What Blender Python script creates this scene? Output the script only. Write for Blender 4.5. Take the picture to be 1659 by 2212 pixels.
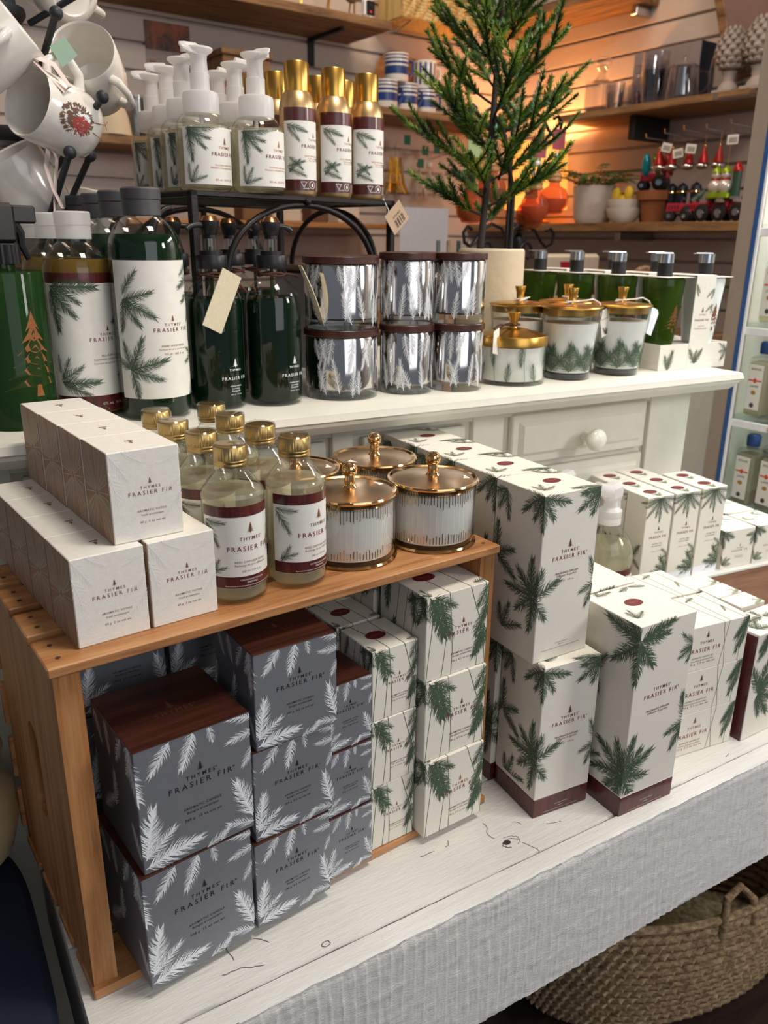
import bpy, bmesh, math, random
from math import sin, cos, pi, radians, sqrt, atan2
from mathutils import Vector, Matrix
random.seed(7)
for o in list(bpy.data.objects): bpy.data.objects.remove(o)
SC = bpy.context.scene; COL = SC.collection

# ---------------------------------------------------------------- camera
cam_d = bpy.data.cameras.new('camera'); cam = bpy.data.objects.new('camera', cam_d); COL.objects.link(cam)
SC.camera = cam
cam_d.sensor_fit = 'HORIZONTAL'; cam_d.sensor_width = 36.0
cam_d.lens = 1738.48/1659*36.0; cam_d.clip_start = 0.02
YAW, PIT, ROL = 0.627879, 0.325694, 0.011318
fw = Vector((sin(YAW)*cos(PIT), cos(YAW)*cos(PIT), -sin(PIT)))
rt = fw.cross(Vector((0, 0, 1))).normalized(); up = rt.cross(fw)
r2 = cos(ROL)*rt + sin(ROL)*up; u2 = -sin(ROL)*rt + cos(ROL)*up
cam.matrix_world = Matrix(((r2.x, u2.x, -fw.x, -0.11241), (r2.y, u2.y, -fw.y, -0.57985), (r2.z, u2.z, -fw.z, 0.63454), (0, 0, 0, 1)))
cam_d.dof.use_dof = True; cam_d.dof.focus_distance = 0.80; cam_d.dof.aperture_fstop = 11.0

# ---------------------------------------------------------------- world and lights
W = bpy.data.worlds.new('world'); SC.world = W; W.use_nodes = True
bg = W.node_tree.nodes['Background']; bg.inputs[0].default_value = (0.80, 0.86, 1.0, 1); bg.inputs[1].default_value = 0.20
def area(name, loc, target, size, power, col, sy=None):
    d = bpy.data.lights.new(name, 'AREA'); d.shape = 'RECTANGLE'; d.size = size; d.size_y = sy or size
    d.energy = power; d.color = col
    o = bpy.data.objects.new(name, d); COL.objects.link(o); o.location = loc
    o.rotation_euler = (Vector(target)-Vector(loc)).to_track_quat('-Z', 'Y').to_euler(); return o
area('shop_window_daylight', (2.0, -1.6, 1.30), (0.5, 0.1, 0.15), 0.40, 20, (1.0, 0.97, 0.93), 0.6)
area('shop_front_sky', (0.25, -2.4, 1.2), (0.4, 0.2, 0.2), 1.8, 17, (0.93, 0.95, 1.0), 1.6)
area('ceiling_panel_front', (0.55, -0.40, 2.2), (0.5, 0.1, 0), 0.45, 25, (1.0, 0.93, 0.84))
area('ceiling_panel_back', (1.3, 1.1, 2.2), (1.5, 1.5, 0.5), 0.7, 14, (1.0, 0.78, 0.58))
SC.view_settings.view_transform = 'Standard'; SC.view_settings.look = 'None'
SC.view_settings.gamma = 1.0; SC.view_settings.exposure = 0.0; SC.view_settings.use_curve_mapping = False

# ---------------------------------------------------------------- materials
def lin(h):
    h = h.lstrip('#'); c = [int(h[i:i+2], 16)/255 for i in (0, 2, 4)]
    return tuple(((x+0.055)/1.055)**2.4 if x > 0.04045 else x/12.92 for x in c)+(1,)
MT = {}
def new(name):
    m = bpy.data.materials.new(name); m.use_nodes = True; MT[name] = m
    return m, m.node_tree.nodes, m.node_tree.links, m.node_tree.nodes['Principled BSDF']
def coords(N, L, sc=(1, 1, 1), rot=(0, 0, 0)):
    t = N.new('ShaderNodeTexCoord'); mp = N.new('ShaderNodeMapping'); mp.inputs['Scale'].default_value = sc
    mp.inputs['Rotation'].default_value = rot; L.new(t.outputs['Object'], mp.inputs['Vector']); return mp.outputs[0]
def noise(N, L, vec, sc, det=3, rough=.5):
    n = N.new('ShaderNodeTexNoise'); n.inputs['Scale'].default_value = sc; n.inputs['Detail'].default_value = det
    n.inputs['Roughness'].default_value = rough; L.new(vec, n.inputs['Vector']); return n.outputs['Fac']
def ramp(N, L, fac, stops):
    r = N.new('ShaderNodeValToRGB'); e = r.color_ramp.elements
    while len(e) < len(stops): e.new(.5)
    for i, (p, c) in enumerate(stops): e[i].position = p; e[i].color = c if len(c) == 4 else tuple(c)+(1,)
    L.new(fac, r.inputs[0]); return r.outputs[0]
def bump(N, L, bs, h, s=.3, d=.001):
    b = N.new('ShaderNodeBump'); b.inputs['Strength'].default_value = s; b.inputs['Distance'].default_value = d
    L.new(h, b.inputs['Height']); L.new(b.outputs[0], bs.inputs['Normal'])
def flat(name, hexc, rough=.6, metal=0., trans=0., ior=1.45, coat=0., var=.04, bmp=0., bsc=200., emit=None, es=0., sub=0.):
    m, N, L, bs = new(name); c = lin(hexc)
    v = coords(N, L); n = noise(N, L, v, bsc*.3+10, 2)
    r = ramp(N, L, n, [(.25, tuple(x*(1-var) for x in c[:3])), (.75, tuple(min(1, x*(1+var)) for x in c[:3]))])
    L.new(r, bs.inputs['Base Color'])
    bs.inputs['Roughness'].default_value = rough; bs.inputs['Metallic'].default_value = metal
    bs.inputs['Transmission Weight'].default_value = trans; bs.inputs['IOR'].default_value = ior
    bs.inputs['Coat Weight'].default_value = coat
    if sub: bs.inputs['Subsurface Weight'].default_value = sub; bs.inputs['Subsurface Radius'].default_value = (.01, .01, .008)
    if bmp: bump(N, L, bs, noise(N, L, v, bsc, 4), bmp)
    if emit: bs.inputs['Emission Color'].default_value = lin(emit); bs.inputs['Emission Strength'].default_value = es
    return m
def wood(name, a, b, c, sc=(2, 40, 40), rough=.55, coat=0., bs_=.15, knots=True):
    m, N, L, bs = new(name)
    v = coords(N, L, sc); n = noise(N, L, v, 1.6, 5, .6)
    n2 = noise(N, L, coords(N, L, tuple(x*4 for x in sc)), 2.5, 3)
    mx = N.new('ShaderNodeMath'); mx.operation = 'MULTIPLY_ADD'; L.new(n2, mx.inputs[0]); mx.inputs[1].default_value = .35; 
    L.new(n, mx.inputs[2])
    L.new(ramp(N, L, mx.outputs[0], [(.45, lin(a)), (.62, lin(b)), (.85, lin(c))]), bs.inputs['Base Color'])
    bs.inputs['Roughness'].default_value = rough; bs.inputs['Coat Weight'].default_value = coat
    bump(N, L, bs, mx.outputs[0], bs_, .001); return m
def glassy(name, tint=(.97, .98, .97), ior=1.42, rough=.02, k=1.0):
    m, N, L, bs = new(name); N.remove(bs)
    out = N['Material Output']; t = N.new('ShaderNodeBsdfTransparent'); t.inputs[0].default_value = tuple(tint)+(1,)
    g = N.new('ShaderNodeBsdfGlossy'); g.inputs['Roughness'].default_value = rough
    fr = N.new('ShaderNodeLayerWeight'); fr.inputs[0].default_value = .5; pw = N.new('ShaderNodeMath'); pw.operation = 'POWER'; L.new(fr.outputs['Facing'], pw.inputs[0]); pw.inputs[1].default_value = 3.5
    ml = N.new('ShaderNodeMath'); ml.operation = 'MULTIPLY_ADD'; ml.inputs[1].default_value = .75*k; ml.inputs[2].default_value = .035*k; L.new(pw.outputs[0], ml.inputs[0])
    mx = N.new('ShaderNodeMixShader'); L.new(ml.outputs[0], mx.inputs[0]); L.new(t.outputs[0], mx.inputs[1]); L.new(g.outputs[0], mx.inputs[2])
    L.new(mx.outputs[0], out.inputs[0]); return m
def mixt(name, hexc, trans, rough=.4, sheen=.5):
    "translucent plastic or liquid: part see-through, part diffuse"
    m, N, L, bs = new(name); out = N['Material Output']; c = lin(hexc)
    bs.inputs['Base Color'].default_value = c; bs.inputs['Roughness'].default_value = rough
    v = coords(N, L); L.new(ramp(N, L, noise(N, L, v, 30, 2), [(.3, tuple(x*.93 for x in c[:3])), (.7, c)]), bs.inputs['Base Color'])
    t = N.new('ShaderNodeBsdfTransparent'); t.inputs[0].default_value = tuple(.35+.65*x for x in c[:3])+(1,)
    tl = N.new('ShaderNodeBsdfTranslucent'); tl.inputs[0].default_value = c
    m1 = N.new('ShaderNodeMixShader'); m1.inputs[0].default_value = .4; L.new(bs.outputs[0], m1.inputs[1]); L.new(tl.outputs[0], m1.inputs[2])
    mx = N.new('ShaderNodeMixShader'); mx.inputs[0].default_value = trans
    L.new(m1.outputs[0], mx.inputs[1]); L.new(t.outputs[0], mx.inputs[2]); L.new(mx.outputs[0], out.inputs[0]); return m

GREY = flat('grey_metallic_card', '#80838a', .42, .35, var=.03)
CREAM = flat('cream_card', '#e2dccf', .7, var=.025, bmp=.06, bsc=900)
PEARL = flat('pearl_textured_card', '#e4e0d6', .55, bmp=.12, bsc=700)
BROWN = wood('printed_brown_wood', '#27120c', '#3c1d14', '#4e291c', (2, 34, 34), .36, 0, .02)
BURG = wood('printed_burgundy_wood', '#3a1314', '#5c2322', '#74332e', (1, 70, 70), .45, 0, .03)
BURGV = wood('printed_dark_rosewood', '#2a0d0d', '#4c1b18', '#642a22', (70, 70, 3), .35, .3, .03)
WHITE = flat('white_ink', '#eceff2', .6)
NEEDLE = flat('fir_print_green', '#43563f', .7, var=.15)
NEEDLE2 = flat('fir_print_light_green', '#5d7a4c', .7, var=.1)
STEM = flat('stem_print_green', '#56703f', .7)
INK = flat('dark_ink', '#17171b', .5)
WINE = flat('wine_ink', '#7a2436', .5)
COPPER = flat('copper_foil', '#a8714a', .32, .75)
EMB = flat('embossed_pearl_relief', '#f1f0ec', .45)
FOIL = flat('champagne_foil_pattern', '#a98161', .5, .15)
FOILINE = flat('pale_foil_lines', '#e2d3bf', .45, .2)
SEAL = flat('burgundy_seal', '#6e2226', .5)
GOLDINK = flat('gold_ink', '#c9974a', .35, .6)
LABEL = flat('label_paper', '#e4e1d8', .6)
GLASS = glassy('clear_plastic')
GLASST = glassy('thick_clear_glass', (.93, .95, .95), 1.5, .02, 1.5)
GOLD = flat('polished_gold', '#dcb07a', .10, 1., var=.02)
BRASS = flat('satin_brass', '#cfa04e', .28, 1., var=.03)
GOLDCAN = flat('matte_gold_can', '#c3a273', .36, .85, var=.02)
BRONZE = flat('bronze_cap', '#9a6b4a', .25, 1.)
BLACKP = flat('black_plastic', '#1c1a1b', .38)
CHARP = flat('charcoal_plastic', '#474547', .45)
IRON = flat('black_iron', '#221d1c', .42, .5, bmp=.25, bsc=160)
FROST = mixt('frosted_white_plastic', '#f4f2f0', .22, .3)
LIQCLR = mixt('pale_clear_liquid', '#ece6cc', .70, .1)
LIQGLD = mixt('golden_liquid', '#a08038', .3, .1)
LIQGRN = mixt('deep_green_liquid', '#123a1c', .30, .06)
LIQDRK = mixt('dark_green_liquid', '#10301a', .28, .06)
GRNGL = mixt('olive_green_glass', '#4c6b1c', .35, .05)
SPRGL = mixt('bottle_green_glass', '#3c6634', .5, .05)
WAX = flat('white_wax', '#f0ede4', .45, sub=.15)
CANVAS = flat('cream_canvas', '#d8ccb0', .85, bmp=.5, bsc=1200)
SUEDE = flat('brown_suede', '#4d2a1d', .9)
SILVER = flat('mercury_silver', '#cfcbc8', .09, 1., var=.15, bsc=30)
GLASSBG = glassy('cut_glass', (.93, .93, .94), 1.5, .05, 1.9)
CAPG = flat('pale_gold_cap', '#bfa066', .34, 1., var=.03)
GOLDB = flat('brushed_gold', '#c6a884', .24, 1., var=.03)
CHROME = flat('brushed_chrome', '#b9bcc0', .2, 1.)
PINE = wood('pine_slat_along', '#7e4d2a', '#a87346', '#be8c5a', (3, 45, 45), .5)
PINEV = wood('pine_end_panel', '#7d4b28', '#a8703f', '#bd8a58', (45, 45, 3), .55)
PAINT = flat('cream_cabinet_paint', '#d9d6c8', .45, bmp=.06, bsc=60)
KNOBM = flat('white_ceramic', '#e9e4d6', .2, coat=.5)
SLAT = flat('slatwall_laminate', '#c4b6ab', .55)
SHELFW = wood('rustic_shelf_wood', '#4c3522', '#7c5a3a', '#9c7850', (30, 3, 30), .7)
SHELFX = wood('rustic_shelf_wood_x', '#4c3522', '#7c5a3a', '#9c7850', (3, 30, 30), .7)
PORC = flat('white_porcelain', '#e8e2d8', .18, coat=.6)
NAVYC = flat('navy_blue', '#26345f', .6)
FLOORM = wood('dark_plank_floor', '#150d0b', '#241714', '#33221c', (2, 14, 2), .4)
TERRA = flat('terracotta', '#8c5334', .8)
BLUEG = flat('blue_glaze', '#243c78', .3, coat=.4)
REDG = flat('red_glitter_glaze', '#a3201c', .25, .3)
# ---------------------------------------------------------------- mesh helpers
class MB:
    def __init__(s): s.v = []; s.f = []; s.mi = []; s.mats = []
    def m(s, mat):
        if mat not in s.mats: s.mats.append(mat)
        return s.mats.index(mat)
    def add(s, vs, fs, mat):
        b = len(s.v); s.v += [tuple(p) for p in vs]; k = s.m(mat)
        for f in fs: s.f.append(tuple(b+i for i in f)); s.mi.append(k)
    def poly(s, pts, mat): s.add(pts, [range(len(pts))], mat)
    def box(s, a, b, mat, ch=0., M=None):
        x0, y0, z0 = a; x1, y1, z1 = b
        if ch <= 0:
            vs = [Vector((x, y, z)) for z in (z0, z1) for y in (y0, y1) for x in (x0, x1)]
            fs = [(0, 2, 3, 1), (4, 5, 7, 6), (0, 1, 5, 4), (2, 6, 7, 3), (0, 4, 6, 2), (1, 3, 7, 5)]
        else:
            vs = []; idx = {}
            for i, x in enumerate((x0, x1)):
                for j, y in enumerate((y0, y1)):
                    for k, z in enumerate((z0, z1)):
                        dx, dy, dz = (ch if i == 0 else -ch), (ch if j == 0 else -ch), (ch if k == 0 else -ch)
                        for a_, p in enumerate(((x, y+dy, z+dz), (x+dx, y, z+dz), (x+dx, y+dy, z))):
                            idx[i, j, k, a_] = len(vs); vs.append(Vector(p))
            I = idx; fs = []
            for s_ in (0, 1):
                q = [I[s_, 0, 0, 0], I[s_, 1, 0, 0], I[s_, 1, 1, 0], I[s_, 0, 1, 0]]; fs.append(q if s_ else q[::-1])
                q = [I[0, s_, 0, 1], I[0, s_, 1, 1], I[1, s_, 1, 1], I[1, s_, 0, 1]]; fs.append(q if s_ else q[::-1])
                q = [I[0, 0, s_, 2], I[1, 0, s_, 2], I[1, 1, s_, 2], I[0, 1, s_, 2]]; fs.append(q if s_ else q[::-1])
            for p in (0, 1):
                for q in (0, 1):
                    e = [I[0, p, q, 1], I[1, p, q, 1], I[1, p, q, 2], I[0, p, q, 2]]; fs.append(e if (p == q) else e[::-1])
                    e = [I[p, 0, q, 2], I[p, 1, q, 2], I[p, 1, q, 0], I[p, 0, q, 0]]; fs.append(e if (p == q) else e[::-1])
                    e = [I[p, q, 0, 0], I[p, q, 1, 0], I[p, q, 1, 1], I[p, q, 0, 1]]; fs.append(e if (p == q) else e[::-1])
            for p in (0, 1):
                for q in (0, 1):
                    for r in (0, 1):
                        t = [I[p, q, r, 0], I[p, q, r, 1], I[p, q, r, 2]]; fs.append(t if (p+q+r) % 2 == 1 else t[::-1])
        if M is not None: vs = [M @ v for v in vs]
        s.add(vs, fs, mat); return s
    def lathe(s, prof, mat, n=40, c=(0, 0, 0), M=None, sq=None, a0=0., a1=2*pi):
        vs = []; fs = []; full = abs(a1-a0-2*pi) < 1e-6; k = n if full else n+1
        for r, z in prof:
            for i in range(k):
                a = a0+(a1-a0)*i/n; rr = r
                v = Vector((c[0]+rr*cos(a), c[1]+rr*sin(a), c[2]+z)); vs.append(M @ v if M is not None else v)
        for j in range(len(prof)-1):
            for i in range(n):
                i2 = (i+1) % k if full else i+1
                fs.append((j*k+i, j*k+i2, (j+1)*k+i2, (j+1)*k+i))
        if full:
            if prof[0][0] > 1e-5: fs.append(tuple(range(k))[::-1])
            if prof[-1][0] > 1e-5: fs.append(tuple((len(prof)-1)*k+i for i in range(k)))
        s.add(vs, fs, mat); return s
    def tube(s, pts, r, mat, n=8, flat_=1., closed=False):
        pts = [Vector(p) for p in pts]; vs = []; fs = []; K = len(pts); u = None
        for i, p in enumerate(pts):
            t = (pts[min(i+1, K-1)]-pts[max(i-1, 0)])
            if closed: t = pts[(i+1) % K]-pts[i-1]
            t = t.normalized() if t.length > 1e-9 else Vector((0, 0, 1))
            if u is None: u = t.orthogonal().normalized()
            u = (u-t*u.dot(t)); u = u.normalized() if u.length > 1e-6 else t.orthogonal().normalized()
            w = t.cross(u); rr = r[i] if isinstance(r, (list, tuple)) else r
            for k in range(n):
                a = 2*pi*k/n; vs.append(p+u*rr*cos(a)+w*rr*flat_*sin(a))
        for i in range(K if closed else K-1):
            j = (i+1) % K
            for k in range(n): fs.append((i*n+k, i*n+(k+1) % n, j*n+(k+1) % n, j*n+k))
        if not closed: fs.append(tuple(range(n))[::-1]); fs.append(tuple((K-1)*n+k for k in range(n)))
        s.add(vs, fs, mat); return s
    def sphere(s, c, r, mat, n=16, sc=(1, 1, 1), M=None):
        pr = [(max(1e-6, sin(pi*i/n)), -cos(pi*i/n)) for i in range(n+1)]
        Mx = Matrix.Translation(c) @ Matrix.Diagonal((r*sc[0], r*sc[1], r*sc[2], 1))
        if M is not None: Mx = M @ Mx
        return s.lathe(pr, mat, n+4, M=Mx)
    def prism(s, pts, h, mat, M):
        n = len(pts); vs = [M @ Vector((x, y, 0)) for x, y in pts]+[M @ Vector((x, y, h)) for x, y in pts]
        s.add(vs, [tuple(range(n))[::-1], tuple(range(n, 2*n))]+[(i, (i+1) % n, n+(i+1) % n, n+i) for i in range(n)], mat); return s
    def decal(s, dl, mp):
        for mat, polys in dl:
            k = s.m(mat)
            for P in polys:
                q = [mp(u, v) for u, v in P]
                if any(x is None for x in q): continue
                # sheets that overlap in one plane are spread by microns so that they do not shade each other
                A_, B_, C_ = Vector(q[0]), Vector(q[1]), Vector(q[-1]); nn = (B_-A_).cross(C_-A_)
                nn = nn.normalized()*((len(s.f) % 60)*1.5e-6) if nn.length > 0 else nn*0
                b = len(s.v); s.v += [(x[0]+nn.x, x[1]+nn.y, x[2]+nn.z) for x in q]; s.f.append(tuple(range(b, b+len(q)))); s.mi.append(k)
        return s
    def build(s, name, parent=None, smooth=True, ang=38, loc=None, rot=None):
        me = bpy.data.meshes.new(name); me.from_pydata(s.v, [], s.f)
        for m in s.mats: me.materials.append(m)
        me.polygons.foreach_set('material_index', s.mi); 
        if smooth:
            me.polygons.foreach_set('use_smooth', [True]*len(s.f)); me.update()
            try: me.set_sharp_from_angle(angle=radians(ang))
            except Exception: pass
        me.update()
        o = bpy.data.objects.new(name, me); COL.objects.link(o)
        if parent is not None: o.parent = parent
        if loc is not None: o.location = loc
        if rot is not None: o.rotation_euler = rot
        return o
def tag(o, label=None, cat=None, group=None, kind=None):
    if label: o['label'] = label
    if cat: o['category'] = cat
    if group: o['group'] = group
    if kind: o['kind'] = kind
    return o
def thing(name, label=None, cat=None, loc=(0, 0, 0), rz=0., group=None):
    o = bpy.data.objects.new(name, None); COL.objects.link(o); o.location = loc; o.rotation_euler = (0, 0, rz)
    o.empty_display_size = .02
    return tag(o, label, cat, group)
def copy_tree(o, parent=None):
    c = o.copy(); COL.objects.link(c); c.parent = parent
    for ch in list(o.children): copy_tree(ch, c)
    return c
class Proto:
    "the first placement uses the built thing itself, later ones copy it"
    def __init__(s, root, cat): s.root = root; s.cat = cat; s.used = False
    def put(s, loc, rz, label, group=None):
        o = s.root if not s.used else copy_tree(s.root)
        s.used = True; o.location = loc; o.rotation_euler = (0, 0, rz)
        o['label'] = label; o['category'] = s.cat
        if group: o['group'] = group
        elif 'group' in o: del o['group']
        return o

# ---------------------------------------------------------------- printed artwork (2-D, metres)
def sprig(x, y, ang, L, mat, w=None, dens=1., seed=None, bend=None, stem=None, nw=1.):
    R = random.Random(seed if seed is not None else int((x*7919+y*104729+ang*31+L*1e5)*1000) & 0xffffff)
    if w is None: w = L*.30+.0015
    w *= 1.12; b = R.uniform(-.28, .28) if bend is None else bend
    n = max(10, int(L/.00092*dens)); a = radians(ang); P = []; px, py = x, y; pts = []
    for i in range(n+1):
        t = i/n; aa = a+b*t; pts.append((px, py, aa, t)); px += cos(aa)*L/n; py += sin(aa)*L/n
    th = max(.00022, L*.011)
    for i in range(0, n, 4):
        p, q = pts[i], pts[min(n, i+4)]; h = th*(1-.6*p[3])
        P.append([(p[0]-sin(p[2])*h, p[1]+cos(p[2])*h), (p[0]+sin(p[2])*h, p[1]-cos(p[2])*h), (q[0]+sin(q[2])*h, q[1]-cos(q[2])*h), (q[0]-sin(q[2])*h, q[1]+cos(q[2])*h)])
    nwd = max(.00016, w*.023)*nw
    for i, (px, py, aa, t) in enumerate(pts):
        if t < .04: continue
        for sd in (-1, 1):
            sp = radians(R.uniform(34, 62))*(1-.55*t**3); l = w*(.66+.34*sin(pi*min(1, t*1.05+.1)))*R.uniform(.78, 1.12)
            d = aa+sd*sp; cx_, cy_ = cos(d), sin(d); bx, by = px-cy_*nwd, py+cx_*nwd; ex, ey = px+cy_*nwd, py-cx_*nwd
            kx = cos(d-sd*.25); ky = sin(d-sd*.25)
            P.append([(bx, by), (ex, ey), (px+cx_*l*.55+cy_*nwd*.7, py+cy_*l*.55-cx_*nwd*.7), (px+cx_*l*.55+kx*l*.45, py+cy_*l*.55+ky*l*.45), (px+cx_*l*.55-cy_*nwd*.7, py+cy_*l*.55+cx_*nwd*.7)])
    return [(mat, P)]
def fan(x, y, angs, L, mat, **k):
    out = []
    for i, a in enumerate(angs): out += sprig(x, y, a, L*(1 if i % 2 == 0 else .8), mat, seed=int(abs(x*y*1e6)+i*97+a), **k)
    return out
_tc = {}
def text(s, x, y, h, mat, al='C', sp=1.25, bold=0.):
    bold *= .5
    key = (s, sp, bold)
    if key not in _tc:
        c = bpy.data.curves.new('lettering', 'FONT'); c.body = s; c.size = 1.0; c.space_character = sp; c.resolution_u = 2; c.fill_mode = 'FRONT'
        c.dimensions = '2D'; c.offset = bold
        o = bpy.data.objects.new('lettering', c); me = o.to_mesh()
        P = [[(me.vertices[i].co.x, me.vertices[i].co.y) for i in p.vertices] for p in me.polygons]
        xs = [q[0] for p in P for q in p]; _tc[key] = (P, min(xs), max(xs)); o.to_mesh_clear(); bpy.data.objects.remove(o); bpy.data.curves.remove(c)
    P, a, b = _tc[key]; k = h/.70; off = {'C': -(a+b)/2, 'L': -a, 'R': -b}[al]
    return [(mat, [[(x+(px+off)*k, y+py*k) for px, py in p] for p in P])]
def textw(s, x, y, w, mat, sp=1.25, bold=0.):
    "centred text of a given width; a trailing registered sign is drawn small and raised"
    if s.endswith('\u00ae'):
        s = s[:-1]; text(s, 0, 0, 1, mat, sp=sp, bold=bold); P, a, b = _tc[(s, sp, bold*.5)]; h = .70*w/(b-a); r = h*.16
        c_ = [(x+w/2+h*.30+r*cos(i*pi/5), y+h*.84+r*sin(i*pi/5)) for i in range(11)]
        return text(s, x, y, h, mat, sp=sp, bold=bold)+line(c_, r*.34, mat)+rect(x+w/2+h*.26, y+h*.77, x+w/2+h*.33, y+h*.91, mat)
    text(s, 0, 0, 1, mat, sp=sp, bold=bold); P, a, b = _tc[(s, sp, bold*.5)]
    return text(s, x, y, .70*w/(b-a), mat, sp=sp, bold=bold)
def tree(x, y, h, mat):
    P = []; n = 6
    for i in range(n):
        z0 = y+h*(.10+.82*i/n); wd = h*.36*(1-i/n)+h*.03; R = random.Random(i)
        zt = z0+h*.24
        P.append([(x-wd, z0-h*.02), (x-wd*.3, z0+h*.03), (x, z0), (x+wd*.5, z0+h*.03), (x+wd, z0-h*.01), (x+wd*.45, z0+h*.10), (x+wd*.05, min(zt, y+h)), (x-wd*.4, z0+h*.10)])
    P.append([(x-h*.04, y), (x+h*.06, y), (x+h*.03, y+h*.14), (x-h*.02, y+h*.14)])
    return [(mat, P)]
def rect(x0, y0, x1, y1, mat, nx=1): return [(mat, [[(x0+(x1-x0)*i/nx, y0), (x0+(x1-x0)*(i+1)/nx, y0), (x0+(x1-x0)*(i+1)/nx, y1), (x0+(x1-x0)*i/nx, y1)] for i in range(nx)])]
def disc(x, y, rx, ry, mat, n=28): return [(mat, [[(x+rx*cos(2*pi*i/n), y+ry*sin(2*pi*i/n)) for i in range(n)]])]
def line(pts, w, mat):
    P = []
    for (a, b), (c, d) in zip(pts[:-1], pts[1:]):
        l = sqrt((c-a)**2+(d-b)**2) or 1; nx, ny = -(d-b)/l*w/2, (c-a)/l*w/2
        P.append([(a-nx, b-ny), (c-nx, d-ny), (c+nx, d+ny), (a+nx, b+ny)])
    return [(mat, P)]
def clip(dl, x0, y0, x1, y1):
    out = []
    def cut(P, ax, lim, sg):
        R = []
        for i in range(len(P)):
            a, b = P[i-1], P[i]; ia = sg*(a[ax]-lim) >= 0; ib = sg*(b[ax]-lim) >= 0
            if ia != ib:
                t = (lim-a[ax])/(b[ax]-a[ax]); R.append((a[0]+(b[0]-a[0])*t, a[1]+(b[1]-a[1])*t))
            if ib: R.append(b)
        return R
    for mat, polys in dl:
        Q = []
        for P in polys:
            xs = [p[0] for p in P]; ys = [p[1] for p in P]
            if max(xs) < x0 or min(xs) > x1 or max(ys) < y0 or min(ys) > y1: continue
            if min(xs) < x0: P = cut(P, 0, x0, 1)
            if P and max(p[0] for p in P) > x1: P = cut(P, 0, x1, -1)
            if P and min(p[1] for p in P) < y0: P = cut(P, 1, y0, 1)
            if P and max(p[1] for p in P) > y1: P = cut(P, 1, y1, -1)
            if len(P) > 2: Q.append(P)
        out.append((mat, Q))
    return out
def shift(dl, dx, dy): return [(m, [[(x+dx, y+dy) for x, y in p] for p in P]) for m, P in dl]
E_ = .00018
def on_box(mb, dl, w, d, h, zt=None):
    "print unfolded artwork: front 0..w x 0..h, left side u<0, right side u>w, top v>h"
    zt = h if zt is None else zt
    def fr(u, v): return (u, -E_, v)
    def lf(u, v): return (-E_, -u, v)
    def rg(u, v): return (w+E_, u-w, v)
    def tp(u, v): return (u, v-h, h+E_)
    mb.decal(clip(dl, 0, 0, w, h), fr); mb.decal(clip(dl, -d, 0, 0, h), lf); mb.decal(clip(dl, w, 0, w+d, h), rg); mb.decal(clip(dl, 0, h, w, h+d), tp)
def on_face(mb, dl, kind, w, d, h):
    mp = {'left': (d, h, lambda u, v: (-E_, d-u, v)), 'top': (w, d, lambda u, v: (u, v, h+E_)), 'front': (w, h, lambda u, v: (u, -E_, v))}[kind]
    mb.decal(clip(dl, 0, 0, mp[0], mp[1]), mp[2])
def brand(x, y, w, ink1, ink2, ink3, lines, reg=True, s=1.):
    "tree, THYMES, FRASIER FIR, then small lines; y is the baseline of FRASIER FIR"
    r = '\u00ae' if reg else ''
    dl = tree(x, y+w*.24*s, w*.15*s, ink1)+textw('THYMES'+r, x, y+w*.135*s, w*.46, ink1, 1.5, .012)+textw('FRASIER FIR'+r, x, y, w, ink2, 1.5, .008)
    for t, dy, ww, ink in lines: dl += textw(t, x, y-dy, ww, ink or ink3, 1.12, .01)
    return dl
def on_cyl(R, a0=0., e=.0004):
    "wrap artwork round a cylinder (R may be a function of height); u=0 faces -y"
    def mp(u, v):
        r = R(v) if callable(R) else R
        a = a0+u/(r if not callable(R) else R(.05)); return ((r+e)*sin(a), -(r+e)*cos(a), v)
    return mp
def patch(mb, R, a0, a1, z0, z1, mat, e=.0003, n=24, nz=1):
    "a label sheet on a cylinder from angle a0 to a1 (0 faces -y)"
    vs = []; fs = []
    for j in range(nz+1):
        z = z0+(z1-z0)*j/nz; r = (R(z) if callable(R) else R)+e
        for i in range(n+1):
            a = a0+(a1-a0)*i/n; vs.append((r*sin(a), -r*cos(a), z))
    for j in range(nz):
        for i in range(n): fs.append((j*(n+1)+i, j*(n+1)+i+1, (j+1)*(n+1)+i+1, (j+1)*(n+1)+i))
    mb.add(vs, fs, mat)
def B(name, parent, fn, **k):
    mb = MB(); fn(mb); return mb.build(name, parent, **k)
# ---------------------------------------------------------------- the room
def struct(name, mb): return tag(mb.build(name, smooth=False), kind='structure')
m = MB(); m.box((-3, -3.2, -.68), (2.62, 2.25, -.62), FLOORM); struct('floor', m)
m = MB(); m.box((-3, -3.2, 2.3), (2.62, 2.25, 2.36), flat('ceiling_paint', '#d8cfc4', .8)); struct('ceiling', m)
def slatwall(L, z0, z1, off):
    mb = MB(); p = .0775; mb.box((0, .018, z0), (L, .05, z1), SLAT); z = z0+off-p
    while z < z1:
        a, b = max(z0, z+.0045), min(z1, z+p-.0045)
        if b > a: mb.box((0, 0, a), (L, .018, b), SLAT, .0015)
        z += p
    return mb
o = struct('wall_back', slatwall(5.6, -.62, 2.3, .031)); o.location = (-3.1, 2.1, 0)
o = struct('wall_right', slatwall(5.3, -.62, 2.3, .031)); o.location = (2.48, 2.10, 0); o.rotation_euler = (0, 0, -pi/2)

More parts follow.
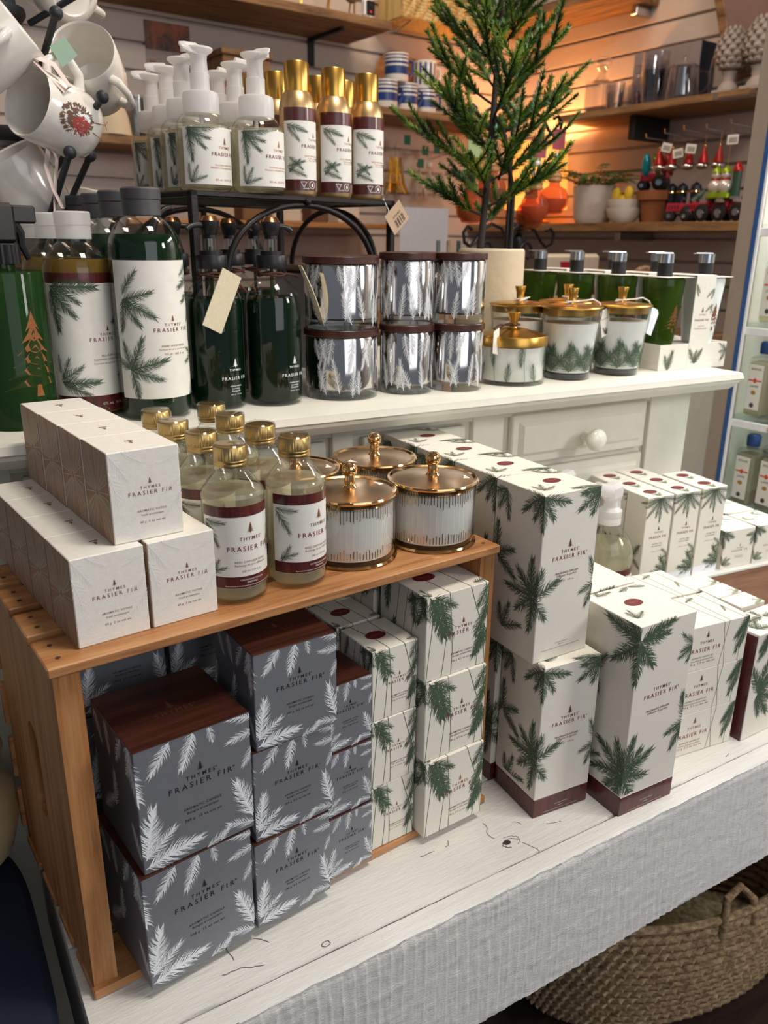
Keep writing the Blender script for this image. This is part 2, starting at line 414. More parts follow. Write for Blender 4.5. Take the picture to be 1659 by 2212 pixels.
# ---------------------------------------------------------------- painted plank table
m_, N, L, bs = new('chipped_white_paint')
v = coords(N, L); vs = coords(N, L, (3, 60, 10))
n1 = noise(N, L, v, 9, 6, .7); n2 = noise(N, L, vs, 2.0, 5, .7)
base = ramp(N, L, noise(N, L, v, 5, 4), [(.3, lin('#cfcdc6')), (.7, lin('#e4e2dc'))])
mk = N.new('ShaderNodeMath'); mk.operation = 'MULTIPLY'; L.new(n1, mk.inputs[0]); L.new(n2, mk.inputs[1])
fk = ramp(N, L, mk.outputs[0], [(.395, (0, 0, 0)), (.43, (1, 1, 1))])
mx = N.new('ShaderNodeMix'); mx.data_type = 'RGBA'; L.new(fk, mx.inputs['Factor']); L.new(base, mx.inputs['A']); mx.inputs['B'].default_value = lin('#6d665c')
L.new(mx.outputs['Result'], bs.inputs['Base Color']); bs.inputs['Roughness'].default_value = .5
bump(N, L, bs, noise(N, L, coords(N, L, (6, 30, 30)), 5, 6, .65), .55, .003); PAINTW = m_
m_, N, L, bs = new('rough_sawn_whitewash')
v = coords(N, L, (1, 1, .16)); w = N.new('ShaderNodeTexWave'); w.bands_direction = 'X'; w.inputs['Scale'].default_value = 21; w.inputs['Distortion'].default_value = 3.0
w.inputs['Detail'].default_value = 3; w.inputs['Detail Scale'].default_value = 2.5; L.new(v, w.inputs['Vector'])
n2 = noise(N, L, coords(N, L, (40, 40, 150)), 4, 5, .75); n3 = noise(N, L, coords(N, L, (1, 1, .6)), 26, 5, .7)
a = N.new('ShaderNodeMath'); a.operation = 'MULTIPLY_ADD'; L.new(n2, a.inputs[0]); a.inputs[1].default_value = 1.0
b = N.new('ShaderNodeMath'); b.operation = 'MULTIPLY_ADD'; L.new(w.outputs['Fac'], b.inputs[0]); b.inputs[1].default_value = .12; L.new(n3, b.inputs[2]); L.new(b.outputs[0], a.inputs[2])
L.new(ramp(N, L, a.outputs[0], [(.42, lin('#9f918a')), (.58, lin('#cfc4bd')), (.76, lin('#fbf8f4'))]), bs.inputs['Base Color'])
bs.inputs['Roughness'].default_value = .6; bump(N, L, bs, a.outputs[0], .8, .004); SAWN = m_
TAB = thing('display_table', 'long plank table with chipped white paint and a rough sawn beam along its front', 'table', (-.0189, -.0876, 0), radians(-4.70))
def jag(mb, x0, x1, y0, y1, z0, z1, mat, n, amp, seed):
    "a board with slightly uneven long edges"
    R = random.Random(seed); vs = []; fs = []
    for i in range(n+1):
        x = x0+(x1-x0)*i/n; a, b, c = (R.uniform(-amp, amp) for _ in range(3))
        vs += [(x, y0+a, z0), (x, y0+b*.6, z1-.0025), (x, y0+b*.6+.0022, z1+c*.15), (x, y1-.001, z1), (x, y1+c*.5, z1-.002), (x, y1+c*.5, z0)]
    for i in range(n):
        for k in range(6): a = i*6+k; b = i*6+(k+1) % 6; fs.append((a, a+6, b+6, b))
    fs.append(tuple(range(6))); fs.append(tuple(n*6+k for k in range(6))[::-1]); mb.add(vs, fs, mat)
from mathutils import noise as NZ
mb = MB(); NX, NZ_ = 980, 46; vs = []; fs = []
for i in range(NX+1):
    x = 1.27*i/NX
    for k in range(NZ_+1):
        z = -.168+.168*k/NZ_; w_ = x*480+4.0*NZ.noise(Vector((x*9, z*6, 1)))
        q_ = (w_/(2*pi)+z*2.0) % 1; y = -.0013*(q_**2.2)*(.75+.7*NZ.noise(Vector((x*6, z*9, 4))))+.0007*NZ.noise(Vector((x*300, z*40, 0)))+.0008*NZ.noise(Vector((x*40, z*520, 7)))+.0022*NZ.noise(Vector((x*5, z*3, 2)))
        if NZ_-k < 2: y += .0012*(2-(NZ_-k))
        vs.append((x, y, z))
for i in range(NX):
    for k in range(NZ_): a = i*(NZ_+1)+k; fs.append((a, a+NZ_+1, a+NZ_+2, a+1))
mb.add(vs, fs, SAWN); mb.box((0, .0035, -.168), (1.27, .0235, -.0005), SAWN); mb.build('front_beam', TAB, ang=80)
mb = MB(); jag(mb, -.002, 1.27, .0005, .0234, .0003, .0016, PAINTW, 90, .0012, 5); mb.build('beam_top_paint', TAB)
mb = MB(); jag(mb, .001, 1.27, .0268, .152, -.03, 0, PAINTW, 70, .0011, 11)
DARKW = flat('dark_bare_wood', '#3b322b', .9)
def ring(cx_, cy_, r, w, n=22, k=.7, a0=0, a1=2*pi):
    P = []; R = random.Random(int(cx_*9999)); rs = [r*R.uniform(.9, 1.1) for _ in range(n)]
    for i in range(n):
        t0 = a0+(a1-a0)*i/n; t1 = a0+(a1-a0)*(i+1)/n; ra, rb = rs[i], rs[(i+1) % n]
        P.append([(cx_+ra*cos(t0), cy_+ra*k*sin(t0)), (cx_+rb*cos(t1), cy_+rb*k*sin(t1)), (cx_+(rb-w)*cos(t1), cy_+(rb-w)*k*sin(t1)), (cx_+(ra-w)*cos(t0), cy_+(ra-w)*k*sin(t0))])
    return [(DARKW, P)]
def crk(x, y, a, l, seed):
    R = random.Random(seed); pts = [(x, y)]
    for i in range(9): a += R.uniform(-.5, .5); x += cos(a)*l/9; y += sin(a)*l/9; pts.append((x, y))
    return line(pts, .00055, DARKW)
kn = ring(.448, .054, .0045, .0018)+ring(.451, .052, .010, .0010, 22, .6, 0, 4.4)+ring(.449, .053, .015, .0006, 22, .6, -1, 1.6)+disc(.448, .054, .0030, .0020, DARKW)+ring(.212, .035, .0045, .0007)+crk(.463, .046, -.9, .03, 3)+crk(.44, .066, 2.4, .03, 4)+crk(.13, .062, 1.2, .035, 6)+crk(.115, .052, 0, .04, 8)
for i in range(16): R = random.Random(i+40); kn += crk(R.uniform(.08, 1.2), R.uniform(.03, .14), R.uniform(-.5, .5), R.uniform(.008, .02), i)
mb.decal(kn, lambda u, v: (u, v, .0004)); mb.build('tabletop_board', TAB)
mb = MB(); jag(mb, .001, 1.27, .1540, .277, -.03, 0, PAINTW, 60, .0008, 12); mb.build('tabletop_board', TAB)
mb = MB(); jag(mb, .001, 1.27, .2790, .385, -.03, 0, PAINTW, 60, .0008, 13); mb.build('tabletop_board', TAB)
mb = MB(); mb.box((.03, .024, -.1), (1.24, .0275, -.0045), flat('crack_dark', '#2b2723', .95)); mb.build('gap_filler', TAB)  # dark strip set into the gap so the crack shows as a dark line
mb = MB(); mb.box((.002, .026, -.168), (.028, .38, -.031), SAWN, .001); mb.build('side_beam', TAB)
for x, y in ((.03, .03), (1.18, .03), (.03, .30), (1.18, .30)):
    mb = MB(); mb.box((x, y, -.62), (x+.07, y+.07, -.032), SAWN, .002); mb.build('leg', TAB)

# ---------------------------------------------------------------- wooden crate lying on its side
H = .32
CR = thing('wooden_crate', 'orange pine crate laid on its side with a slotted grip in the end panel', 'crate')
def panel(name, x0, x1, hole=True):
    "end panel with a long routed grip"
    mb = MB(); y0, y1, z0, z1 = 0, .236, .0092, H-.0005; hy, hz, hw, hh = .118, .165, .018, .05
    outer = [(y0, z0), (y1, z0), (y1, z1), (y0, z1)]; n = 32; ho = []
    for i in range(n):
        t = 2*pi*i/n+pi/4; c, s = cos(t), sin(t)
        ho.append((hy+hw*c, hz+(hh-hw)*(1 if s > 0 else -1)*(1 if abs(s) > .05 else abs(s)/.05)+hw*s))
    # square ring of the same number of points
    sq = []
    for i in range(n):
        t = 2*pi*i/n+pi/4; c, s = cos(t), sin(t); k = 1/max(abs(c), abs(s)); sq.append(((y0+y1)/2+(y1-y0)/2*c*k, (z0+z1)/2+(z1-z0)/2*s*k))
    V = []; F = []
    for x in (x0, x1):
        V += [(x, a, b) for a, b in sq]+[(x, a, b) for a, b in ho]
    for i in range(n):
        j = (i+1) % n
        F += [(i, n+i, n+j, j), (2*n+i, 2*n+j, 3*n+j, 3*n+i), (i, j, 2*n+j, 2*n+i), (n+i, 3*n+i, 3*n+j, n+j)]
    mb.add(V, F, PINEV); return mb.build(name, CR, ang=30)
panel('end_panel', 0, .0205); panel('end_panel', .4355, .456)
def slat(name, a, b, parent=CR, mat=PINE, nails=True):
    mb = MB(); mb.box(a, b, mat, .0012)
    if nails:
        for x in (a[0]+.012, b[0]-.012):
            for y in (a[1]+(b[1]-a[1])*.28, a[1]+(b[1]-a[1])*.74):
                mb.decal(ring(x, y, .0022, .0008, 12, 1)+disc(x, y, .001, .001, DARKW, 8), lambda u, v: (u, v, b[2]+.0003))
    return mb.build(name, parent)
for y0, y1 in ((-.006, .046), (.058, .106), (.120, .168), (.182, .231)): slat('top_slat', (-.004, y0, H), (.458, y1, H+.0090))
for y0, y1 in ((-.006, .05), (.062, .11), (.122, .17), (.182, .236)): slat('bottom_slat', (-.002, y0, .0005), (.458, y1, .0095), nails=False)
for z0, z1 in ((.02, .068), (.085, .133), (.15, .198), (.215, .263)): slat('back_slat', (-.004, .2365, z0), (.458, .2450, z1), nails=False)

# ---------------------------------------------------------------- cream dresser behind the table
HU = thing('dresser', 'cream painted dresser with a moulded ledge and panelled drawers behind the table', 'dresser', (.0354, .2779, 0), radians(-6.56))
ZS = .435
mb = MB(); mold = [(-.0, ZS-.004), (-.002, ZS-.010), (.002, ZS-.013), (.003, ZS-.017), (.010, ZS-.024), (.014, ZS-.028), (.03, ZS-.030)]
vs = []; fs = []; prof = [(.55, ZS-.03), (.55, ZS), (.004, ZS), (0.0005, ZS-.0015)]+mold
for x in (-.55, 1.105):
    for y, z in prof: vs.append((x+(y*0 if x < 0 else (.012-min(y, .012))), y, z))
n = len(prof)
for i in range(n): fs.append((i, (i+1) % n, n+(i+1) % n, n+i))
fs += [tuple(range(n))[::-1], tuple(range(n, 2*n))]; mb.add(vs, fs, PAINT); mb.build('moulded_ledge', HU, ang=25)
FY = .062  # face plane
mb = MB(); mb.box((-.5, FY+.006, -.62), (1.07, .54, ZS-.0302), PAINT, .001); mb.build('carcass', HU)
def bar(a, b, name): mb = MB(); mb.box(a, b, PAINT, .0012); mb.build(name, HU)
for x0, x1 in ((-.5, -.46), (-.03, .01), (.395, .425), (.62, .675), (.975, 1.068)): bar((x0, FY-.004, -.1), (x1, FY+.0058, ZS-.0305), 'stile')
bar((-.5, FY-.0015, ZS-.046), (1.068, FY+.0055, ZS-.031), 'rail')
def drawer(x0, x1, z0, z1, knob):
    mb = MB(); mb.box((x0, FY-.006, z0), (x1, FY+.0056, z1), PAINT, .002); b = .028
    q = [(x0+.012, z0+.012), (x1-.012, z0+.012), (x1-.012, z1-.012), (x0+.012, z1-.012)]; r = [(x0+b, z0+b), (x1-b, z0+b), (x1-b, z1-b), (x0+b, z1-b)]
    vs = [(x, FY-.0062, z) for x, z in q]+[(x, FY-.0125, z) for x, z in [(a+(.006 if i in (0, 3) else -.006), c+(.006 if i < 2 else -.006)) for i, (a, c) in enumerate(q)]]
    mb.add(vs, [(4, 5, 6, 7)]+[(i, (i+1) % 4, 4+(i+1) % 4, 4+i) for i in range(4)], PAINT)
    d = mb.build('drawer', HU)
    if knob:
        kb = MB(); kb.lathe([(.009, 0), (.0085, .004), (.006, .008), (.0065, .013), (.014, .018), (.0175, .024), (.0175, .029), (.014, .034), (.007, .037), (0, .0375)], KNOBM, 28,
                 M=Matrix.Translation(((x0+x1)/2, FY-.0125, (z0+z1)/2-.006)) @ Matrix.Rotation(pi/2, 4, 'X')); kb.build('knob', d)
drawer(.69, .965, .315, .392, True); drawer(.44, .605, .31, .385, False); drawer(.02, .385, .31, .385, True); drawer(-.45, -.04, .31, .385, True)
drawer(.69, .965, .215, .305, True); drawer(.44, .605, .215, .30, False)
# ---------------------------------------------------------------- cartons
def curvy(pts, w=.0007, mat=None): return line(pts, w, mat or STEM)
def grey_art(w, h, name2, fr, wt, big=False):
    S = lambda u, v, a, L: sprig(u*w, v*h, a, L*w, WHITE, dens=.8, w=L*w*.26+.0015, nw=1.25)
    dl = []
    for a in ((.30, 1.0, -122, .30), (.50, 1.01, -106, .33), (.63, 1.01, -82, .16), (1.03, .95, 165, .26), (1.04, .84, 188, .24), (1.03, .72, -118, .2), (.99, .10, 106, .42), (1.0, .05, 165, .25),
              (.03, .12, 78, .45), (.02, .12, 36, .32), (.02, .05, 14, .47), (-.01, .10, 120, .3), (.55, .0, 20, .22), (.68, .0, 60, .14),
              (-.05, 1.0, -112, .3), (-.12, 1.02, -80, .48), (-.25, 1.0, -125, .3), (-.55, .3, 75, .35), (-.85, .15, 40, .35), (-.62, 1, -80, .3), (-.9, .98, -60, .3), (-.95, .6, -100, .25)): dl += S(*a)
    x = w*.54
    dl += brand(x, h*.565, w*.56, INK, INK, INK, [(name2, w*.205, w*.34, None), (fr, w*.245, w*.28, None), (wt, w*.315, w*.33, None)])
    return dl
def carton(name, w, d, h, mat, art, cat, lid=None, band=0, seal=None, topart=None, leftart=None):
    r = thing(name); mb = MB(); zb = band
    mb.box((0, 0, zb), (w, d, h-(.0009 if lid else 0)), mat, .0007)
    on_box(mb, [(mt, [p for p in P]) for mt, P in art], w, d, h-(.0009 if lid else 0))
    if leftart: on_face(mb, leftart, 'left', w, d, h)
    if topart and not lid: on_face(mb, topart, 'top', w, d, h)
    mb.build('carton_body', r)
    if lid:
        l = MB(); l.box((.0002, -.0004, h-.0008), (w-.0002, d, h), lid, .0003)
        if topart: on_face(l, topart, 'top', w, d, h)
        l.build('lid_flap', r)
    if band:
        l = MB(); l.box((.0001, -.0001, 0), (w-.0001, d-.0001, band), BURGV, .0006)
        l.decal(textw('CAUTION/ATTENTION', w*.5, band*.42, w*.24, LABEL, 1.1)+textw('IRRITANT', w*.5, band*.28, w*.10, LABEL, 1.1)+textw('Read cautions on back panel/ Lire les mises en garde sur la face arri\u00e8re.', w*.5, band*.14, w*.62, LABEL, 1.0), lambda u, v: (u, -E_-.0001, v))
        l.build('base_band', r)
    if seal:
        sx, sy, sr = seal; l = MB(); l.decal(disc(sx, sy, sr, sr*.72, SEAL), lambda u, v: (u, v, h+.0004)); l.decal(textw('Thymes', sx, sy-sr*.1, sr*1.0, GOLDINK, .9), lambda u, v: (u, v, h+.0006)); l.box((sx-.0003, sy-.0003, h-.0001), (sx+.0003, sy+.0003, h), SEAL); l.build('seal', r)
    return Proto(r, cat)
topm = lambda w, d: tree(w*.5, d*.44, w*.13, COPPER)+textw('THYMES\u00ae', w*.5, d*.36, w*.34, COPPER, 1.35)
bigg = carton('candle_box', .103, .100, .1195, GREY, grey_art(.103, .1195, 'AROMATIC CANDLE', 'Bougie aromatique', '368 g  13 oz net wt'), 'box', lid=BROWN, topart=topm(.103, .1))
medg = carton('candle_box', .083, .083, .0962, GREY, grey_art(.083, .0962, 'AROMATIC CANDLE', 'Bougie aromatique', '184 g  6.5 oz net wt'), 'box', lid=BROWN, topart=topm(.083, .083))
smg = carton('candle_box', .056, .058, .0735, GREY, grey_art(.056, .0735, 'AROMATIC VOTIVE', 'Votif aromatique', '60 g  2 oz net wt'), 'box', lid=BROWN, topart=topm(.056, .058))
def green_art(w, h, d, n2, fr, wt):
    S = lambda u, v, a, L, k=.30: sprig(u*w, v*h, a, L*w, NEEDLE, w=L*w*k+.001, dens=.95, nw=1.1)
    dl = curvy([(.26*w, 0), (.30*w, .25*h), (.34*w, .6*h)])+curvy([(.42*w, 0), (.43*w, .3*h), (.40*w, .65*h), (.36*w, h), (.34*w, h+.35*d), (.2*w, h+d)])
    dl += curvy([(.02*w, 0), (.05*w, .3*h), (.12*w, .8*h), (.05*w, h), (-.02*w, h)])
    dl += curvy([(.62*w, h+d), (.66*w, h+.5*d), (.70*w, h), (.80*w, .75*h), (.93*w, .45*h), (.99*w, .0*h)])+curvy([(1.0*w, h+.3*d), (.95*w, h), (.97*w, .7*h), (.90*w, .45*h), (.84*w, 0)])
    for u in (-.25, -.42, -.6): dl += curvy([(u*w, 0), (u*w-.004, .5*h), (u*w+.003, h)], .0006)
    for a in ((.12, 1.0, -35, .38), (.05, 1.0, -62, .62), (.22, .93, -78, .52), (.16, .98, -96, .3), (.0, 1.0, -112, .42), (-.1, 1.0, -70, .3), (.1, 1.02, 150, .3), (-.02, 1.0, 200, .36), (.1, 1.02, 100, .2),
              (1.0, .98, -125, .32), (1.02, .88, -110, .36), (1.0, .72, -118, .42), (.96, .5, -100, .42), (1.02, .42, -122, .4), (.90, .42, -108, .3), (.8, 1.06, 10, .26), (-.45, .0, 95, .3), (-.3, 1., -80, .4), (-.75, .2, 80, .4), (-.8, 1, -100, .4)): dl += S(*a)
    dl += brand(w*.60, h*.47, w*.60, COPPER, WINE, COPPER, [(n2, w*.27, w*.38, INK), (fr, w*.31, w*.31, None), (wt, w*.375, w*.34, None)], reg=False)
    return dl
medc = carton('candle_box', .082, .082, .0955, CREAM, green_art(.082, .0955, .082, 'AROMATIC CANDLE', 'Bougie aromatique', '185 g  6.5 oz net wt'), 'box', seal=(.030, .045, .013))
smc = carton('votive_box', .056, .060, .0795, CREAM, green_art(.056, .0795, .060, 'AROMATIC VOTIVE', 'Votif aromatique', '60 g  2 oz net wt'), 'box', seal=(.024, .030, .0115))
# pearl votive boxes with foil sides
def pearl_art(w, h):
    dl = []
    for a in ((.02, .98, -55, .42), (.20, 1.0, -40, .3), (.0, .8, -70, .45), (1.0, .9, 200, .3), (1.0, .65, 215, .34), (1.0, .5, -125, .4), (.02, .12, 25, .35), (.1, .05, 5, .4), (.0, .25, 40, .2)):
        dl += sprig(a[0]*w, a[1]*h, a[2], a[3]*w, EMB, w=a[3]*w*.30, dens=.6)
    return dl+brand(w*.56, h*.50, w*.62, COPPER, WINE, COPPER, [('AROMATIC VOTIVE', w*.24, w*.42, None), ('Votif aromatique', w*.30, w*.32, None), ('60 g  2 oz net wt', w*.40, w*.36, None)], reg=False)
vw, vd, vh = .058, .060, .0745
side = rect(0, 0, vd, vh, FOIL)
R = random.Random(4)
for k in range(3, 30):
    r = k*.0013; cxx, cyy = vd*.52, vh*.5
    pts = [(cxx+r*1.0*cos(t*pi/18), cyy+r*1.35*sin(t*pi/18)) for t in range(37)]
    for q in range(36):
        if (q % 9) in (0, 1): continue
        side += line(pts[q:q+2], .00034, FOILINE)
for k in range(26):
    a = k*2*pi/26+R.uniform(-.1, .1); side += line([(vd*.52+.003*cos(a), vh*.5+.003*sin(a)), (vd*.52+.05*cos(a), vh*.5+.05*sin(a))], .0005, FOILINE)
side = [(mt, P) for mt, P in side]
votive = carton('votive_box', vw, vd, vh, PEARL, pearl_art(vw, vh), 'box', leftart=None, topart=tree(vw*.5, vd*.47, -vw*.12, COPPER)+rect(vw*.44, vd*.5, vw*.56, vd*.53, COPPER))
ch = [c for c in votive.root.children][0]
sb = MB(); sb.decal(clip(side[:1], 0, 0, vd, vh), lambda u, v: (-.0004, vd-u, v)); sb.decal(clip(side[1:], .0005, .0005, vd-.0005, vh-.0005), lambda u, v: (-.0006, vd-u, v)); sb.build('foil_side', votive.root)
# diffuser cartons
def diff_art(w, h, d, logo=True, wt='118 ml   4 fl oz', lab='FRAGRANCE DIFFUSER', by=.60, dens=.95, cl=None):
    dl = []
    L = w*.52
    for (u, v, angs, k) in (cl or [(-.02, .98*h/w, (-150, -115, -85, -55, -20, 100), .9), (1.04, .97*h/w, (160, 190, 215, 240), .9), (-.12, .40*h/w, (20, 60, 100, 140, 185, 230, 275, 315), 1.0),
                      (1.06, .42*h/w, (112, 205, 240, 265), .72), (.15, h/w+.15, (20, 90, 60), .5), (-.75, .95*h/w, (200, 240, 280), .8), (-.9, .55*h/w, (90, 30, -30, 150, 200), .9), (.8, h/w+.75, (0, 60, 120), .6), (-.7, .12*h/w, (70, 110, 30), .8)]):
        dl += fan(u*w, v*w, angs, L*k, NEEDLE, dens=dens, w=L*k*.27+.001)
    x = w*.515; y = h*by
    if logo: dl += tree(x, y+w*.16, w*.13, COPPER)
    dl += textw('THYMES\u00ae', x, y+w*.095, w*.30, COPPER if logo else INK, 1.4, .012)+textw('FRASIER FIR\u00ae', x, y, w*.60, WINE, 1.4, .01)
    dl += textw(lab, x-w*.02, y-w*.21, w*.42, INK, 1.0, .01)+textw('Diffuseur de parfum', x-w*.02, y-w*.25, w*.36, COPPER, 1.0)+(textw(wt, x-w*.02, y-w*.33, w*.28, COPPER, 1.2) if wt else [])
    return dl
dw, dd, dh = .079, .078, .196
dart = diff_art(dw, dh, dd)
diffA = carton('diffuser_box', dw, dd, dh, CREAM, clip(dart, -dd, .030, dw, dh+dd), 'box', band=.024, seal=(.045, .045, .011))
diffB = carton('diffuser_box', dw, dd, dh-.003, CREAM, dart+textw('CAUTION/ATTENTION', dw*.5, .018, dw*.24, COPPER, 1.1)+textw('IRRITANT', dw*.5, .0155, dw*.1, COPPER, 1.1)+textw('Read cautions on back panel/ Lire les mises en garde sur la face arri\u00e8re.', dw*.5, .012, dw*.7, COPPER, 1.), 'box', seal=(.045, .040, .011))
bw, bd, bh = .087, .090, .2457
bart = diff_art(bw, bh, bd, logo=False, wt=None, by=.615, dens=1.0, cl=[(.03, 2.62, (-92, -60, 20, 2, -135, 130, 170), 1.12), (1.05, 2.35, (150, 190, 215, 245), .6), (1.06, 1.2, (110, 200, 240, 265), .85),
       (-.02, .66, (20, 45, 78, 105, 140, -20, -60, -100, 190, 225), 1.05), (.15, 3.02, (30, 100, 70), .45), (.15, 3.75, (10, 60), .5), (.75, 3.8, (-20, 200), .5), (-.7, 1.9, (60, 120, 200, 300), .7), (-.8, .6, (60, 120, 20), .7)])
diffC = carton('diffuser_box', bw, bd, bh, CREAM, clip(bart, -bd, .029, bw, bh+bd), 'box', band=.027, seal=(.040, .050, .012))
fr_ = [c for c in diffC.root.children if c.name.startswith('base_band')][0]
# candle sets
def set_art(w, h, d):
    dl = line([(.62*w, 0), (.70*w, h), (.66*w, h+d)], .0006, STEM)+line([(.70*w, 0), (.62*w, h), (.50*w, h+d)], .0006, STEM)+line([(.90*w, 0), (.92*w, h), (.86*w, h+d)], .0006, STEM)
    for a in ((1.0, 1.02, -122, .30), (1.04, 1.1, -130, .32), (.98, .8, -118, .33), (.95, .6, -100, .15), (.75, 1+.9*d/h, 200, .18), (.9, 1+.5*d/h, 250, .15)): dl += sprig(a[0]*w, a[1]*h, a[2], a[3]*w, NEEDLE, w=a[3]*w*.25+.001)
    return dl+tree(w*.40, h*.72, h*.16, COPPER)+textw('THYMES', w*.40, h*.60, w*.20, COPPER, 1.3, .01)+textw('FRASIER FIR', w*.38, h*.42, w*.46, WINE, 1.3, .01)+textw('AROMATIC CANDLE SET', w*.36, h*.28, w*.32, INK, 1.1)+textw('Ensemble de bougie aromatique', w*.36, h*.22, w*.32, COPPER, 1.)+textw('156 g  5.5 oz net wt', w*.36, h*.15, w*.38, COPPER, 1.2)
cset = carton('candle_set_box', .115, .078, .0620, CREAM, set_art(.115, .062, .078), 'box')
# room spray cartons
def spray_art(w, h, d):
    dl = fan(w*.5, h*.98, (-170, -150, -125, -105, -85, -62, -35, -12), w*.72, NEEDLE, w=w*.15, dens=.8)+disc(w*.46, h*.965, .0012, .0012, SEAL, 8)+disc(w*.56, h*.96, .0012, .0012, SEAL, 8)
    dl += fan(w*.5, h*1.01, (120, 90, 60), w*.3, NEEDLE2)+fan(w*1.05, h*.12, (120, 150, 180, 205), w*.6, NEEDLE)+fan(w*1.0, h*.33, (140, 200, 250), w*.3, NEEDLE)+fan(-w*.4, h*.3, (60, 100, 140, 200, 260, 320), w*.5, NEEDLE)
    x = w*.55; dl += rect(0, 0, w, h*.10, WHITE)+tree(x, h*.62, w*.15, COPPER)+textw('THYMES', x, h*.59, w*.34, COPPER, 1.2)+textw('FRASIER FIR', x, h*.535, w*.66, WINE, 1.2, .01)+textw('CRYSTAL TREE', x, h*.465, w*.38, INK, 1.1)+textw('FIR ROOM SPRAY', x, h*.44, w*.42, INK, 1.1)+textw('118 ml  4 fl oz', x, h*.38, w*.4, COPPER, 1.2)
    dl += ring(w*.5, h*.075, .003, .0006, 16, 1)[0:0]+textw('DANGER', w*.5, h*.03, w*.2, GOLDINK, 1.1)
    return dl
sprb = carton('room_spray_box', .050, .044, .142, CREAM, spray_art(.05, .142, .044), 'box', seal=(.025, .024, .0115))
def sm_art(w, h, d):
    dl = fan(-.1*w, h, (-70, -40, -20, 200, 240), w*.42, NEEDLE)+fan(1.05*w, h*.85, (190, 220, 250), w*.3, NEEDLE)+fan(w*.02, h*.12, (30, 60, 0, 100), w*.26, NEEDLE)+fan(w*.1, h+d*.5, (0, 60), w*.25, NEEDLE2)+fan(w*.6, h+d*.8, (-30, 30), w*.25, NEEDLE2)
    return dl+brand(w*.56, h*.42, w*.52, COPPER, WINE, COPPER, [('SCENTED WAX MELT', w*.13, w*.3, None), ('Cire parfum\u00e9e', w*.17, w*.26, None)], reg=False)
smr = carton('wax_melt_box', .066, .062, .065, CREAM, sm_art(.066, .065, .062), 'box')
pln = carton('candle_tin_box', .050, .035, .0395, CREAM, fan(.0, .02, (60, 120), .014, NEEDLE)+fan(.045, .042, (60, 120, 180), .014, NEEDLE2), 'box')
# wooden-sided gift box
ww, wd, wh = .105, .048, .160
gr = thing('gift_box'); g = MB(); g.box((.0006, 0, 0), (ww, wd, wh-.004), CREAM, .0006)
on_box(g, clip(fan(.02, wh*.42, (80, 50, 20, -20, -50, -80, 110), .045, NEEDLE)+fan(.03, wh, (-60, -80, -110, -130, -40), .042, NEEDLE)+textw('THYMES', .06, wh*.80, .03, COPPER)+textw('FRASIER FIR', .062, wh*.76, .055, WINE), .001, 0, ww, wh-.004), ww, wd, wh-.004)
g.decal(rect(.052, .052, .085, .085, COPPER), lambda u, v: (u, -.0003, v)); g.build('carton_body', gr)
g = MB(); g.box((-.0012, .0005, 0), (.0004, wd-.0005, wh-.0045), BURGV, .0002); g.build('wood_side', gr, smooth=False)
g = MB(); g.box((-.003, -.003, wh-.0038), (ww+.003, wd+.003, wh), CREAM, .0005); on_face(g, fan(.01, .01, (0, 40, 80), .03, NEEDLE)+fan(.05, .03, (0, 90, 180), .03, NEEDLE), 'top', ww, wd, wh); g.build('lid', gr)
gift = Proto(gr, 'box')

D = radians
# --- inside the crate
G = 'grey candle boxes stacked at the left inside the crate'
bigg.put((.0404, -.0323, .0098), D(3.1), 'large grey candle box with silver fir sprigs, lower of the two at the crate mouth')
bigg.put((.0450, -.0290, .1295), D(1.6), 'large grey candle box with brown wood top, upper of the two at the crate mouth')
for i, (x, y, rz, t) in enumerate(((.147, -.0262, 2.2, 'medium grey candle box at the bottom of the middle stack, resting on the crate floor'),
      (.1508, -.0232, .6, 'medium grey candle box in the middle of the three-high grey stack'), (.1553, -.0232, -1.2, 'medium grey candle box with brown top, top of the three-high stack'))):
    medg.put((x, y, .0098+.0964*i), D(rz), t)
g2 = 'dark grey candle boxes stored at the back of the crate'
for x in (.042, .130):
    for i in range(3): medg.put((x+.002*i, .118, .0098+.0964*i), 0, 'grey candle box in shadow at the back of the crate behind the large grey boxes', g2)
for i, (x, y, rz, t) in enumerate(((.2330, -.0131, 1.5, 'small grey votive box, bottom of its narrow stack'), (.2325, -.0105, .5, 'small grey votive box, middle of its narrow stack between grey and green boxes'), (.2345, -.0085, 1.5, 'small grey votive box with brown top, top of its narrow stack'))):
    smg.put((x, y, .0098+.0737*i), D(rz), t)
for i, (x, y, rz, t) in enumerate(((.2937, -.003, -1.2, 'small cream votive box with stem print, bottom of its column in the crate'), (.2940, -.003, -1.5, 'small cream votive box with stem print, middle of its column in the crate'), (.2950, -.002, -1.0, 'small cream votive box with burgundy seal, top front of its column in the crate'))):
    smc.put((x, y, .0098+.0797*i), D(rz), t)
for j, t in enumerate(('second', 'third')):
    for i in range(3):
        smc.put((.2945, .063+.064*j, .0098+.0797*i), 0, '%s cream votive box behind the top one of its column in the crate' % t if i == 2 else 'cream votive box hidden low in the %s row of the crate' % t, None if i == 2 else 'votive boxes low inside the crate')
for i, (x, y, rz, t) in enumerate(((.3525, -.0205, -1.2, 'medium cream candle box with fir print, bottom of the stack by the right crate wall'), (.3525, -.0165, -1.9, 'medium cream candle box with fir print, middle of the stack by the right crate wall'), (.3525, -.0140, -1.4, 'medium cream candle box with fir print, top of the stack by the right crate wall'))):
    medc.put((x, y, .0098+.0957*i), D(rz), t)
for i in range(3): medc.put((.3525, .078, .0098+.0957*i), 0, 'cream candle box behind the front stack by the right crate wall', 'cream candle boxes behind the front stack')
